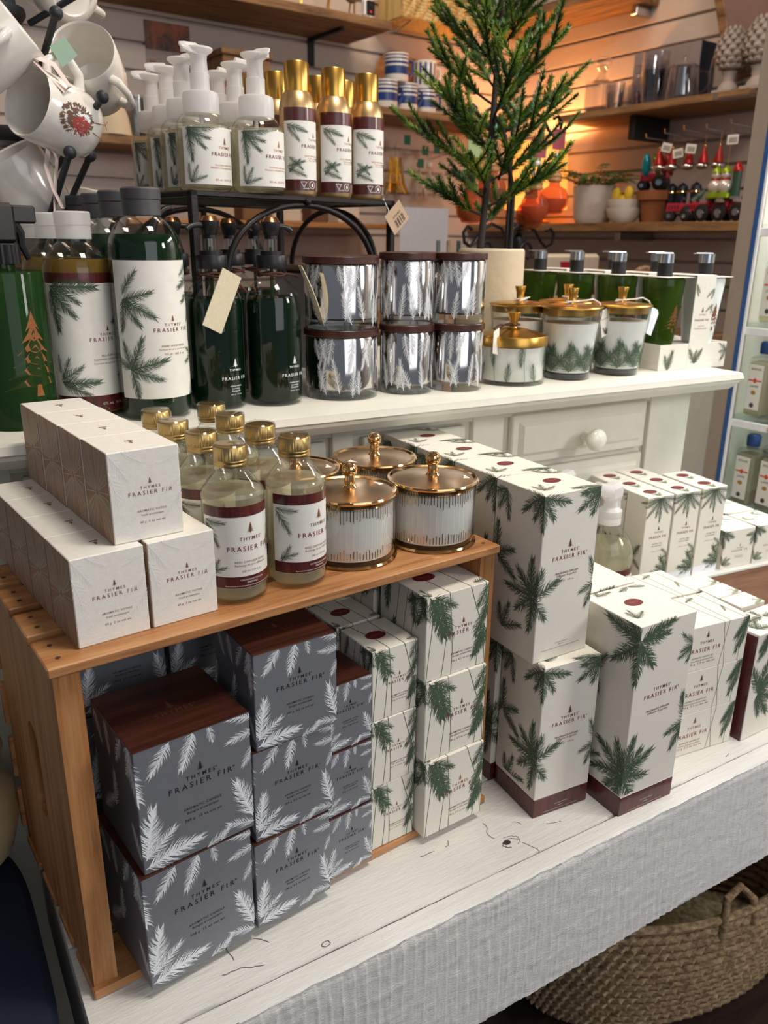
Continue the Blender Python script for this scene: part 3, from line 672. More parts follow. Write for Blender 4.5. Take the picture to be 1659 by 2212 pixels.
# --- votives on the crate
ZT = H+.0092
for i in range(4):
    votive.put((.0251-.0022*i, .0127+.0604*i, ZT), D(1.8), ('front', 'second', 'third', 'rearmost')[i]+' pearl votive box of the lower left row on the crate')
for i in range(4):
    votive.put((.0861-.0022*i, .0147+.0604*i, ZT), D(1.8), 'front pearl votive box of the lower right row beside the diffuser bottles' if i == 0 else 'pearl votive box hidden in the lower right row under the upper boxes', None if i == 0 else 'lower votive boxes hidden behind')
for i in range(4):
    votive.put((.0640-.0020*i, .0240+.0604*i, ZT+.0748), D(1.0), ('front', 'second', 'third', 'rearmost')[i]+' pearl votive box of the upper row')
# --- right of the crate
diffA.put((.4835, -.0590, .0004), D(-9), 'cream diffuser box with burgundy base standing on the table under the tall front box')
diffB.put((.4790, -.0445, .1966), D(-4.5), 'upper diffuser box nearest the front, standing on another diffuser box')
for i in range(1, 4):
    diffA.put((.4840+.006*i, -.0590+.0805*i, .0004), D(-5), 'cream diffuser box with burgundy base, row %s behind the front one beside the crate' % ('one', 'two', 'three')[i-1], None)
    diffB.put((.4800+.006*i, -.0445+.0800*i, .1966), D(-5), ('second', 'third', 'rearmost')[i-1]+' diffuser box of the upper row running back to the dresser')
diffC.put((.5660, -.1150, .0004), D(-6.2), 'largest cream diffuser box with burgundy base at the table edge')
diffC.put((.5765, -.0220, .0004), D(-6.2), 'large cream diffuser box directly behind the largest front diffuser box')
for i, t in enumerate(('bottom', 'middle', 'top')):
    cset.put((.7010, -.0790, .0004+.0622*i), D(-11.2), t+' cream candle set box of the stack right of the largest diffuser box')
for i in range(3): cset.put((.7180, .0020, .0004+.0622*i), D(-11.2), 'candle set box topping the second stack, behind the front candle sets' if i == 2 else 'candle set box under the second stack behind the front candle sets', None if i == 2 else 'lower candle set boxes of the second stack')
gift.put((.8250, -.1110, .0004), D(-4), 'gift box with dark wood side panel at the right end of the table')
for j, (x, y) in enumerate(((.889, .023), (.886, -.014), (.883, -.051))):
    for i in range(4): pln.put((x, y, .0004+.0397*i), D(-7), ('rear', 'middle', 'front')[j]+' small white box on top of the row between candle sets and brown riser' if i == 3 else 'small white box below the top one in the row between candle sets and riser', None if i == 3 else 'small white boxes under the top ones')
for j, (x, y) in enumerate(((.946, .000), (.944, -.038), (.942, -.090))):
    for i in range(3): pln.put((x, y, .0004+.0397*i), D(-7), ('rear', 'middle', 'front')[j]+' small white box on top of the right-hand row by the brown riser' if i == 2 else 'small white box below the top one in the right-hand row', None if i == 2 else 'small white boxes low in the right-hand row')
# riser with sprays
rs = thing('display_riser', 'low brown wooden riser with white top under the room spray boxes', 'riser', (.845, .094, 0), D(-10.5))
RZ = .1395
g = MB(); g.box((0, 0, .0005), (.40, .010, RZ-.004), wood('riser_brown_wood', '#5b3a28', '#7f5740', '#9a6f54', (3, 30, 30), .5), .001); g.build('front_board', rs)
g = MB(); g.box((0, .0105, .0005), (.40, .125, RZ-.0045), CREAM, .001); g.build('core_block', rs)
g = MB(); g.box((-.001, -.001, RZ-.0042), (.401, .1255, RZ), PAINTW, .0005); g.build('top_board', rs)
GN = ('left', 'middle', 'right')
for i, (x, y, rows) in enumerate(((.8590, .1010, 3), (.9125, .0910, 3), (.9690, .0830, 2))):
    for j in range(rows): sprb.put((x+.0095*j, y+.0455*j, RZ), D(-10.5), '%s room spray box of the %s column on the brown riser' % (('front', 'second', 'rear')[j], GN[i]))
smr.put((1.0260, .0700, RZ), D(-11), 'front small wax melt box on the riser right of the room sprays')
smr.put((1.0385, .1350, RZ), D(-11), 'small wax melt box on the riser behind the front wax melt box')
smr.put((1.0940, .0560, RZ), D(-11), 'small wax melt box at the right edge of the photo on the riser')
smr.put((1.1070, .1210, RZ), D(-11), 'small wax melt box at the back right of the riser')
# ---------------------------------------------------------------- bottles and jars
def lz(mat, prof, n=40, **k): return lambda mb: mb.lathe(prof, mat, n, **k)
def shell(prof, t=.0012):
    "closed thin wall: outside up, inside down"
    return prof
def label(parent, R, a0, a1, z0, z1, art, mat=LABEL, name='label', bands=(), e=.0003):
    mb = MB(); patch(mb, R, a0, a1, z0, z1, mat, e)
    for b0, b1 in bands: patch(mb, R, a0, a1, b0, b1, BURGV, e+.00015)
    if art: mb.decal(clip(art, a0*(R if not callable(R) else R(.05))+.0002, z0+.0002, a1*(R if not callable(R) else R(.05))-.0002, z1-.0002), on_cyl(R, 0, e+.0003))
    return mb.build(name, parent)
def lab_art(R, z0, z1, x, ytop, wd, lines, sprs, by):
    dl = []
    for (u, v, a, l) in sprs: dl += sprig(u, v, a, l, NEEDLE, w=l*.24+.001)
    return dl+brand(x, by, wd, COPPER, WINE, COPPER, lines, reg=True)
def ridged(R, z0, z1, mat, n=60, d=.00035, top=True):
    mb = MB(); vs = []; fs = []; lv = [(0, z0), (1, z0), (1, z1-.001), (.95, z1), (0, z1)]
    for k, z in lv:
        for i in range(n): a = 2*pi*i/n; r = R*k+(d if i % 2 else -d)*(k > .9 and z < z1); vs.append((max(r, 1e-5)*cos(a), max(r, 1e-5)*sin(a), z))
    for j in range(len(lv)-1):
        for i in range(n): fs.append((j*n+i, j*n+(i+1) % n, (j+1)*n+(i+1) % n, (j+1)*n+i))
    mb.add(vs, fs, mat); return mb
def refill():
    r = thing('refill_bottle'); R = .0400
    B('bottle', r, lz(GLASS, [(0, .001), (.030, .0005), (.0385, .003), (R, .010), (R, .188), (.0385, .198), (.033, .209), (.026, .217), (.0195, .222), (.0190, .227)]))
    B('liquid', r, lz(LIQGRN, [(0, .003), (.029, .003), (.0375, .006), (R-.001, .011), (R-.001, .188), (.0375, .197), (.0345, .203), (0, .203)]))
    cp = B('flip_cap', r, lambda mb: (mb.lathe([(0, .2225), (.0205, .2225), (.0205, .2385), (.0210, .2390), (.0212, .2490), (.0195, .2508), (0, .2510)], CHARP), mb.lathe([(.0208, .2383), (.0209, .2388)], BLACKP)))
    x = .006; sp = [(.046, .172, 200, .026), (.050, .160, 195, .034), (.052, .150, 215, .034), (.052, .135, 235, .03), (.048, .118, 250, .03), (.052, .075, 200, .03), (.052, .07, 165, .026), (.05, .055, 240, .04), (.05, .065, 265, .035), (.05, .1, 95, .03),
          (-.050, .135, 10, .034), (-.05, .135, -25, .04), (-.05, .135, -60, .034), (-.05, .135, -90, .034), (-.05, .14, 60, .03), (-.046, .058, 60, .038), (-.046, .058, 15, .042), (-.046, .058, -20, .036), (-.046, .058, -70, .034), (-.046, .058, 100, .03), (-.046, .058, 150, .03)]
    art = lab_art(R, .026, .176, x, 0, .046, [('HAND WASH REFILL', .0165, .031, None), ('Recharge de savon pour les mains', .020, .037, None), ('725 ml   24.5 fl oz', .0255, .026, None)], sp, .100)
    label(r, R, -1.55, 1.45, .026, .176, art)
    return Proto(r, 'bottle')
def conc():
    r = thing('concentrate_bottle'); R = .0387
    B('bottle', r, lz(GLASS, [(0, .001), (.029, .0005), (.037, .003), (R, .009), (R, .160), (.037, .170), (.031, .181), (.024, .189), (.0180, .194), (.0178, .199)]))
    B('liquid', r, lz(LIQGLD, [(0, .003), (.028, .003), (.036, .006), (R-.001, .010), (R-.001, .160), (.036, .169), (.034, .176), (0, .176)]))
    B('flip_cap', r, lambda mb: mb.lathe([(0, .197), (.0187, .197), (.0187, .2115), (.0193, .212), (.0195, .2245), (.018, .226), (0, .226)], FROST))
    sp = [(-.048, .148, 0, .05), (-.048, .148, -22, .036), (-.048, .146, -50, .04), (-.047, .146, -80, .046), (.045, .14, -100, .04), (.05, .12, 200, .03), (-.045, .052, 95, .02), (-.045, .045, 55, .026), (-.045, .045, 25, .03), (-.045, .043, -5, .042), (-.045, .043, -28, .034), (.05, .05, 180, .025)]
    art = lab_art(R, .027, .151, .014, 0, .044, [('ALL-PURPOSE', .0175, .022, None), ('CLEANING CONCENTRATE', .0215, .040, None), ('Concentr\u00e9 de nettoyage tout usage', .0255, .040, None)], sp, .088)
    l = label(r, R, -1.45, 1.35, .009, .162, art, bands=((.151, .162), (.009, .0268)))
    mb = MB(); mb.decal(textw('475 mL  16 FL OZ', .016, .016, .034, LABEL, 1.05), on_cyl(R, 0, .0010)); mb.build('volume_print', l)
    return Proto(r, 'bottle')
def handwash(tagk=0, spout=1):
    r = thing('hand_wash_bottle'); R = .0345
    B('bottle', r, lz(GLASS, [(0, .001), (.027, .0005), (.033, .003), (R, .009), (R, .124), (.0325, .134), (.027, .144), (.020, .151), (.0165, .155), (.0165, .166)]))
    B('liquid', r, lz(LIQDRK, [(0, .004), (.026, .004), (.032, .007), (R-.0012, .012), (R-.0012, .123), (.0315, .132), (0, .1325)]))
    B('collar', r, lambda mb: mb.lathe([(0, .165), (.0182, .165), (.0185, .166), (.0185, .1795), (.018, .1805), (.0135, .1805), (.0135, .1855), (0, .1855)], BLACKP))
    B('pump_stem', r, lz(GLASST, [(0.0001, .1855), (.0078, .1855), (.0078, .199), (.0001, .199)], 24))
    hd = B('pump_head', r, lambda mb: mb.lathe([(0, .199), (.0078, .199), (.0078, .203), (.0092, .2045), (.0115, .2165), (.0115, .2185), (0, .2188)], BLACKP, 28))
    B('pump_cap', hd, lambda mb: mb.lathe([(.0116, .2186), (.0080, .2238), (.0075, .2243), (0, .2243)], BRONZE, 28))
    s = spout; B('spout', hd, lambda mb: mb.tube([(0, -.002*0, .2135), (s*.012, 0, .2140), (s*.020, 0, .2135), (s*.026, 0, .2118), (s*.030, 0, .2090)], [.0036, .0034, .0032, .0032, .0032], BLACKP, 12))
    B('dip_tube', r, lambda mb: mb.tube([(0, 0, .19), (0, .002, .12), (-.004, .006, .06), (-.012, .012, .01)], .0022, GRNGL, 8))
    mb = MB(); art = tree(0, .052, .0105, WHITE)+textw('THYMES', 0, .0475, .017, WHITE, 1.3, .01)+textw('FRASIER FIR', 0, .037, .036, WHITE, 1.3, .01)+textw('HAND WASH', 0, .0285, .016, WHITE, 1.)+textw('Lave-mains', 0, .0255, .012, WHITE, 1.)+textw('Fl\u00fcssigseife', 0, .0225, .013, WHITE, 1.)+textw('443 ml  15 fl oz', 0, .0185, .016, WHITE, 1.1)
    mb.decal(art, on_cyl(R, .15, .0002)); mb.build('printed_lettering', r)
    cd = B('suede_cord', r, lambda mb: [mb.tube([(.0175*cos(a*pi/12+k), .0175*sin(a*pi/12+k), .1575+k*.003+.001*sin(a)) for a in range(25)], .0014, SUEDE, 6) for k in (0, .7)])
    if tagk:
        mb = MB(); a = 2.0*0
        if tagk == 1:
            mb.tube([(.010, -.0185, .158), (.014, -.024, .157), (.018, -.026, .150), (.024, -.027, .144), (.030, -.027, .139)], .0015, SUEDE, 6)
            mb.tube([(.010, -.0185, .159), (.012, -.026, .160), (.006, -.027, .154), (.012, -.025, .152), (.016, -.026, .156), (.010, -.026, .158)], .0015, SUEDE, 6)
            mb.build('cord_knot', r)
            M = Matrix.Translation((.004, -.0335, .156)) @ Matrix.Rotation(radians(0), 4, 'Z') @ Matrix.Rotation(radians(90), 4, 'X') @ Matrix.Rotation(radians(-26), 4, 'Z')
            mb = MB(); mb.prism([(-.0135, .006), (.0135, .006), (.0135, -.064), (-.0135, -.064)], .0012, CANVAS, M); mb.build('canvas_tag', r)
        else:
            mb.tube([(.010, -.0150, .159), (.022, -.016, .157), (.030, -.012, .155)], .0015, SUEDE, 6); mb.build('cord_knot', r)
            vs = []; fs = []
            for i in range(15):
                t = i/14; x = .026+.033*t+.006*sin(t*pi)*-1; z = .168-.073*t; y = -.022-.012*sin(t*pi); wv = .0055+.003*t
                for s_ in (-1, 1): vs += [(x+s_*wv*.3, y+s_*wv, z), (x+s_*wv*.3+.0009, y+s_*wv, z+.0006)]
            for i in range(14):
                b = i*4; fs += [(b, b+4, b+6, b+2), (b+1, b+3, b+7, b+5), (b, b+1, b+5, b+4), (b+2, b+6, b+7, b+3)]
            fs += [(0, 2, 3, 1), (56, 57, 59, 58)]
            mb = MB(); mb.add(vs, fs, CANVAS); mb.build('canvas_tag', r)
    return Proto(r, 'bottle')
def foam(turn=0.):
    r = thing('foaming_soap_bottle'); R = .0335
    B('bottle', r, lz(GLASS, [(0, .001), (.028, .0005), (.0325, .003), (R, .007), (R, .068), (.0325, .076), (.029, .083), (.0245, .0885), (.021, .090)]))
    B('liquid', r, lz(LIQCLR, [(0, .003), (.027, .003), (.0315, .005), (R-.001, .008), (R-.001, .068), (.0315, .0755), (0, .0765)]))
    B('collar', r, lambda mb: mb.lathe([(0, .089), (.0222, .089), (.0222, .108), (.021, .113), (.0165, .115), (0, .115)], FROST))
    h = B('pump_head', r, lambda mb: mb.lathe([(0, .115), (.0118, .115), (.0118, .134), (.0105, .1345), (.0098, .150), (.0105, .1545), (.0160, .158), (.0175, .160), (.0172, .162), (.012, .1632), (0, .1636)], FROST, 32))
    tc, ts = cos(turn), sin(turn)
    B('nozzle', h, lambda mb: (mb.tube([(0, 0, .1602), (-.018*tc, -.018*ts, .1606), (-.026*tc, -.026*ts, .1612), (-.0275*tc, -.0275*ts, .1612)], [.011, .0085, .0055, .003], FROST, 12, .42), mb.tube([(-.023*tc, -.023*ts, .159), (-.023*tc, -.023*ts, .1545)], .0033, FROST, 10)))
    B('dip_tube', r, lambda mb: mb.tube([(0, 0, .10), (0, .003, .05), (.004, .006, .006)], .0025, FROST, 8))
    sp = [(-.040, .071, -3, .038), (-.040, .070, -25, .03), (-.038, .070, -48, .03), (-.038, .069, -75, .034), (.042, .066, 250, .02), (-.036, .010, 100, .02), (-.036, .010, 60, .02), (-.036, .010, 25, .02), (.042, .014, 120, .016)]
    art = []
    for u, v, a, l in sp: art += sprig(u, v, a, l, NEEDLE, w=l*.22+.001)
    art += tree(.010, .0530, .0085, COPPER)+textw('THYMES\u00ae', .010, .0485, .018, COPPER, 1.25, .01)+textw('FRASIER FIR\u00ae', .010, .0405, .038, WINE, 1.25, .01)+textw('FOAMING HAND WASH', .010, .0290, .030, COPPER, 1.05)+textw('Nettoyant moussant pour les mains', .010, .0260, .042, COPPER, 1.)+textw('305 mL  10.3 FL OZ', .008, .0120, .028, COPPER, 1.)
    label(r, R, -1.35, 1.40, .0075, .0725, art)
    return Proto(r, 'bottle')
def can():
    r = thing('spray_can'); R = .0245
    B('can_body', r, lambda mb: mb.lathe([(0, 0), (.0225, 0), (.0238, .002), (R, .004), (R, .110), (.0235, .117), (.021, .124), (.0185, .129), (.0170, .131), (0, .131)], GOLDCAN))
    B('cap', r, lambda mb: mb.lathe([(0, .1312), (.0165, .1312), (.0165, .1655), (.0158, .1667), (.0145, .1662), (0, .1655)], BRASS))
    art = []
    for u, v, a, l in [(-.032, .090, -20, .028), (-.032, .088, -45, .024), (.034, .078, 200, .018), (-.03, .05, -35, .024), (-.032, .038, 15, .024), (-.032, .036, -20, .026), (-.03, .03, 50, .022), (.034, .04, 150, .02)]: art += sprig(u, v, a, l, NEEDLE, w=l*.26)
    art += tree(.007, .0735, .0075, COPPER)+textw('THYMES\u00ae', .007, .0695, .018, COPPER, 1.25)+textw('FRASIER FIR\u00ae', .007, .0610, .038, WINE, 1.25, .01)+textw('HOME FRAGRANCE MIST', .007, .0500, .030, COPPER, 1.)+textw('Parfum d\u2019ambiance', .007, .0470, .02, COPPER, 1.)+textw('85 g  3 oz net wt', .007, .0445, .018, COPPER, 1.)
    art += line([(-.014, .0185), (-.006, .0185), (-.010, .0115), (-.014, .0185)], .0006, LABEL)+textw('DANGER', -.0015-.005, .0095, .009, LABEL, 1.)+line([(.003+.005*cos(pi/8+i*pi/4), .0148+.005*sin(pi/8+i*pi/4)) for i in range(9)], .0006, LABEL)+disc(.003, .0145, .0018, .0024, LABEL, 10)
    for i in range(6): art += textw('FLAMMABLE CONTENTS', .020, .0175-i*.0019, .017, LABEL, 1.)
    l = label(r, R, -1.5, 1.5, .007, .110, art, bands=((.094, .110),))
    mb = MB(); patch(mb, R, -1.5, 1.5, .0072, .0215, BURGV, .0004); mb.decal(clip(art, -.036, .0074, .036, .0213), on_cyl(R, 0, .0009)); mb.build('hazard_band', l)
    return Proto(r, 'spray can')
def reed():
    r = thing('diffuser_refill_bottle'); R = .0280
    B('bottle', r, lz(GLASS, [(0, .002), (.016, .0015), (.0235, .0005), (.0272, .004), (R, .010), (R-.0006, .014), (R-.0006, .092), (R, .0935), (R, .097), (.0262, .101), (.020, .109), (.0145, .1155), (.0125, .119), (.0125, .123)]))
    B('liquid', r, lz(LIQCLR, [(0, .004), (.015, .0035), (.0228, .003), (.0262, .006), (R-.0016, .012), (R-.0016, .092), (R-.0012, .0965), (.0245, .100), (0, .100)]))
    B('cap', r, lambda mb: (mb.lathe([(0, .121), (.0142, .121), (.0146, .1225), (.0140, .1240), (.0146, .1255), (.0146, .1262), (.0140, .1270)], CAPG, 36)))
    ridged(.0142, .1268, .1385, CAPG, 72, .0003).build('cap_knurl', r)
    B('shrink_film', r, lambda mb: mb.lathe([(.0148, .1180), (.0152, .128), (.0150, .1385), (.0135, .1400), (.006, .1394), (.002, .1398)], GLASS, 14))
    art = []
    for u, v, a, l in [(-.038, .078, -12, .019), (-.038, .076, -50, .024), (.040, .082, 240, .036), (.042, .070, 215, .022), (.038, .058, 262, .03), (-.034, .026, 60, .018), (-.034, .03, 20, .016)]: art += sprig(u, v, a, l, NEEDLE, w=l*.24+.001)
    art += tree(.004, .0665, .0095, COPPER)+textw('THYMES\u00ae', .004, .0600, .020, COPPER, 1.3, .01)+textw('FRASIER FIR\u00ae', .004, .0505, .042, WINE, 1.3, .01)+textw('REED DIFFUSER REFILL', .004, .0395, .030, COPPER, 1.1)+textw('Recharge de jonc diffuseurs', .004, .0365, .030, COPPER, 1.)+textw('230 ml  7.75 fl oz', .004, .0310, .018, COPPER, 1.)
    l = label(r, R-.0006, -1.5, 1.5, .0160, .0910, art, bands=((.0815, .0910),))
    mb = MB(); patch(mb, R-.0006, -1.5, 1.5, .0162, .0270, BURGV, .0004); mb.decal(textw('CAUTION/ATTENTION', .004, .0232, .022, LABEL, 1.)+textw('IRRITANT', .004, .0206, .010, LABEL, 1.)+textw('Read cautions on back panel/ Lire les mises en-garde sur la face arri\u00e8re', .004, .0180, .048, LABEL, .95), on_cyl(R-.0006, 0, .0009)); mb.build('caution_band', l)
    return Proto(r, 'bottle')
def goldjar():
    r = thing('gold_lidded_candle'); R = .0465
    B('glass', r, lambda mb: mb.lathe([(0, .0035), (R-.001, .0035), (R, .006), (R, .0655), (R-.0012, .066), (R-.0022, .0655), (R-.0022, .0605)], GLASST, 56))
    B('wax', r, lambda mb: mb.lathe([(0, .007), (R-.0035, .007), (R-.0026, .009), (R-.0026, .058), (R-.004, .0590), (0, .0585)], WAX, 48))
    mb = MB(); R_ = random.Random(2)
    for i in range(92):
        a = 2*pi*i/92; w_ = .010
        for z0, z1 in ((.010, .010+R_.uniform(.006, .012)), (.060-R_.uniform(.006, .013), .0635)): patch(mb, R, a, a+w_*1.6, z0, z1, GOLD, .0002, 1)
        if i % 2 == 0: patch(mb, R, a, a+.006, .022, .05, FROST, .0002, 1)
    mb.build('gold_stripes', r)
    B('base_ring', r, lambda mb: mb.lathe([(0, 0), (R+.0012, 0), (R+.0022, .0015), (R+.001, .0034), (0, .0034)], GOLD, 56))
    l = B('lid', r, lambda mb: (mb.lathe([(R-.004, .0605), (R-.004, .0660), (R+.0018, .0662), (R+.0028, .0680), (R+.002, .0697), (R-.001, .0695), (R-.003, .0682)], GOLD, 64), mb.lathe([(R-.003, .0682), (.030, .0700), (.012, .0718), (0, .0722)], GOLDB, 64)))
    B('knob', l, lambda mb: mb.lathe([(0, .0715), (.0078, .0718), (.0062, .0735), (.0052, .0750), (.0056, .0790), (.0050, .0812), (.0050, .0838), (.0068, .0850), (.0080, .0885), (.0076, .0925), (.0050, .0958), (0, .0968)], GOLD, 28))
    mb = MB(); mb.prism([(.010, -.018), (.038, -.010), (.035, .0), (.008, -.007)], .0004, LABEL, Matrix.Translation((0, 0, .0706)) @ Matrix.Rotation(radians(2.5), 4, 'Y')); mb.decal(textw('FRASIER FIR', .022, -.012, .014, INK, 1.2), lambda u, v: (u, v, .0712+.0004-u*.045)); mb.build('paper_band', l)
    return Proto(r, 'candle')
def silver(R, Hh, name='mercury_glass_candle'):
    r = thing(name)
    B('glass', r, lambda mb: mb.lathe([(0, 0), (R-.001, 0), (R, .0015), (R, .0115), (R-.0008, .012)], GLASST, 56))
    B('silvered_cup', r, lambda mb: mb.lathe([(0, .0122), (R-.002, .0122), (R-.0003, .014), (R-.0003, Hh-.012), (R-.002, Hh-.0085)], SILVER, 64))
    B('lid', r, lambda mb: mb.lathe([(0, Hh-.0085), (R+.0008, Hh-.0085), (R+.0014, Hh-.0078), (R+.0014, Hh-.0007), (R+.0008, Hh), (0, Hh)], BROWN, 56))
    mb = MB(); art = []; C_ = 2*pi*R; k = int(C_/.0085); RR = random.Random(int(R*1e4))
    for i in range(k):
        u = -C_/2+C_*i/k
        if RR.random() < .62: art += sprig(u, RR.uniform(.004, .012), RR.uniform(72, 112), RR.uniform(.024, .046), WHITE, dens=.7, nw=1.1, w=.0075)
        if RR.random() < .42: art += sprig(u, Hh-.010, RR.uniform(-115, -70), RR.uniform(.022, .042), WHITE, dens=.7, nw=1.1, w=.0075)
    mb.decal(clip(art, -C_/2, .002, C_/2, Hh-.0095), on_cyl(R, 0, .0003)); mb.build('fir_sprig_print', r)
    return Proto(r, 'candle')
def tallcandle():
    r = thing('tall_fir_candle'); Rf = lambda z: .0345+.0115*min(1, z/.105)
    B('glass', r, lambda mb: mb.lathe([(0, 0), (.033, 0), (.0345, .0015), (Rf(.012), .012), (Rf(.05), .05), (Rf(.1), .100), (.0458, .1045), (.0440, .1045), (.0438, .1)], GLASST, 56))
    B('foot', r, lambda mb: mb.lathe([(0, .0008), (.0325, .0008), (.034, .002), (.0348, .0095), (0, .0098)], flat('dark_green_glass_foot', '#131a17', .08, coat=.5), 48))
    B('wax', r, lambda mb: mb.lathe([(0, .011), (Rf(.012)-.0025, .011), (Rf(.05)-.0025, .05), (Rf(.084)-.0025, .084), (0, .083)], WAX, 48))
    art = []; C_ = 2*pi*.0395; RR = random.Random(5)
    for i in range(8):
        u = -C_/2+C_*i/8; art += fan(u, .013, (45, 88, 132), RR.uniform(.032, .052), NEEDLE, w=.0125, dens=.75)
    mb = MB(); mb.decal(clip(art, -C_/2, .012, C_/2, .072), on_cyl(Rf, 0, .0004)); mb.build('fir_branch_print', r)
    l = B('lid', r, lambda mb: mb.lathe([(.0425, .0955), (.0428, .1050), (.0462, .1055), (.0475, .1070), (.046, .1085), (.030, .1105), (.010, .1125), (0, .1125)], BRASS, 56))
    B('knob', l, lambda mb: mb.lathe([(0, .1122), (.0068, .1124), (.0058, .1140), (.0064, .1240), (.0088, .1335), (.0085, .1342), (0, .1342)], BRASS, 28))
    B('cord_bow', l, lambda mb: (mb.tube([(.009*cos(a*pi/8), .009*sin(a*pi/8), .1150) for a in range(17)], .0011, FROST, 6), mb.tube([(.008, -.004, .115), (.020, -.010, .1165), (.030, -.004, .1150), (.020, .001, .1145), (.009, -.002, .115)], .0010, FROST, 6), mb.tube([(.008, -.006, .115), (-.012, -.014, .116), (-.024, -.008, .1145), (-.008, -.006, .115)], .0010, FROST, 6)))
    return r, l
def lowcandle():
    r = thing('low_fir_candle'); R = .0500
    B('glass', r, lambda mb: mb.lathe([(0, 0), (R-.001, 0), (R, .0015), (R, .060), (R-.0015, .0605)], GLASST, 56))
    B('wax', r, lambda mb: mb.lathe([(0, .006), (R-.004, .006), (R-.0028, .008), (R-.0028, .054), (0, .0535)], WAX, 48))
    art = []; C_ = 2*pi*R; RR = random.Random(8)
    for i in range(14):
        u = -C_/2+C_*i/14+.004
        if i % 2: art += sprig(u, .058, RR.uniform(-100, -80), .028, NEEDLE, w=.0085)+line([(u+.004, .058), (u+.003, .03), (u+.006, .004)], .0007, NEEDLE2)
        else: art += sprig(u, .004, RR.uniform(75, 105), .026, NEEDLE, w=.0085)
    mb = MB(); mb.decal(clip(art, -C_/2, .003, C_/2, .058), on_cyl(R, 0, .0004)); mb.build('fir_print', r)
    l = B('lid', r, lambda mb: mb.lathe([(R+.0012, .0555), (R+.0012, .0680), (R+.0003, .0695), (.030, .0755), (.010, .0795), (0, .0795)], BRASS, 56))
    B('knob', l, lambda mb: mb.lathe([(0, .0790), (.0065, .0792), (.0055, .0815), (.0062, .090), (.0100, .1005), (.0096, .1014), (0, .1014)], BRASS, 28))
    B('suede_cord', l, lambda mb: (mb.tube([(.009*cos(a*pi/8), .009*sin(a*pi/8), .0835) for a in range(17)], .0014, SUEDE, 6), mb.tube([(-.008, -.004, .083), (-.020, -.006, .088), (-.032, -.002, .0865), (-.040, .006, .079)], .0013, SUEDE, 6), mb.tube([(-.008, .002, .083), (-.026, .010, .0845), (-.044, .010, .080)], .0013, SUEDE, 6)))
    mb = MB(); mb.prism([(0, 0), (.017, .004), (.012, -.034), (-.006, -.030)], .0006, CREAM, Matrix.Translation((-.0600, .002, .078)) @ Matrix.Rotation(radians(85), 4, 'X')); mb.build('paper_tag', l)
    return Proto(r, 'candle')

S_ = .4352
A = radians
rf = refill()
rf.put((.2230, .3420, S_), A(8), 'tall green hand wash refill bottle with charcoal cap, front of its row')
for i, (x, y) in enumerate(((.224, .425), (.229, .509), (.230, .593))): rf.put((x, y, S_), A(8), ('second', 'third', 'rearmost')[i]+' green hand wash refill bottle with charcoal cap behind the front one')
cn = conc()
cn.put((.1615, .3925, S_), A(4), 'golden cleaning concentrate bottle with clear cap, front of its row')
for i, (x, y) in enumerate(((.1590, .4740), (.1600, .5540), (.1620, .6330))): cn.put((x, y, S_), A(4), ('second', 'third', 'rearmost')[i]+' golden cleaning concentrate bottle with clear cap behind the front one')
h1 = handwash(1, -1); h1.put((.3060, .3510, S_), A(6), 'dark green pump hand wash bottle with flat cream canvas tag')
h2 = handwash(2, 1); h2.put((.3790, .3370, S_), A(8), 'dark green pump hand wash bottle with curled canvas tag beside the silver candles')
h3 = handwash(0, -1)
for x, y, t in ((.298, .446, 'dark green pump bottle behind the left tagged hand wash bottle'), (.3780, .450, 'dark green pump bottle behind and between the two tagged hand wash bottles'), (.4390, .5000, 'dark green pump bottle behind the right tagged hand wash bottle')): h3.put((x, y, S_), A(170), t)
# riser
RF = thing('wrought_iron_riser', 'black wrought iron riser with arched sides on the dresser ledge', 'riser', (.3100, .4050, 0), radians(7.7))
rw, rd, rz = .334, .275, .6885
def rtube(name, pts, r=.0042, n=10): mb = MB(); mb.tube(pts, r, IRON, n); return mb.build(name, RF)
for x, y in ((0, 0), (rw, 0), (0, rd), (rw, rd)): mb = MB(); mb.box((x-.005, y-.005, S_), (x+.005, y+.005, rz), IRON, .001); mb.build('leg', RF)
mb = MB()
for a, b in (((0, 0), (rw, 0)), ((0, rd), (rw, rd)), ((0, 0), (0, rd)), ((rw, 0), (rw, rd))): mb.box((min(a[0], b[0])-.0052, min(a[1], b[1])-.0052, rz-.006), (max(a[0], b[0])+.0052, max(a[1], b[1])+.0052, rz+.0012), IRON, .0015)
mb.build('deck_frame', RF)
for k in range(1, 9): y = rd*k/9; rtube('deck_bar', [(0, y, rz-.0015), (rw, y, rz-.0015)], .0026, 8)
def arch(p0, p1, z0, zt): return [(p0[0]+(p1[0]-p0[0])*(.5-.5*cos(pi*i/20)), p0[1]+(p1[1]-p0[1])*(.5-.5*cos(pi*i/20)), z0+(zt-z0)*sin(pi*i/20)) for i in range(21)]
rtube('arch', arch((.045, 0), (rw-.035, 0), .590, rz-.010)); rtube('arch', arch((.045, rd), (rw-.035, rd), .590, rz-.010))
rtube('arch', arch((0, .03), (0, rd-.03), .590, rz-.010)); rtube('arch', arch((rw, .03), (rw, rd-.03), .590, rz-.010))
rtube('arch', arch((-.06, .0), (.0, .0), .62, .668)[:11]); rtube('centre_post', [(rw*.55, rd, S_), (rw*.55, rd, rz-.005)], .0045)
mb = MB(); mb.sphere((rw*.52, -.004, rz-.006), .0055, IRON, 10); mb.build('finial', RF)
mb = MB(); mb.tube([(rw-.018, -.002, rz+.004), (rw-.014, -.010, rz-.012), (rw-.020, -.012, rz-.026)], .0006, LABEL, 5)
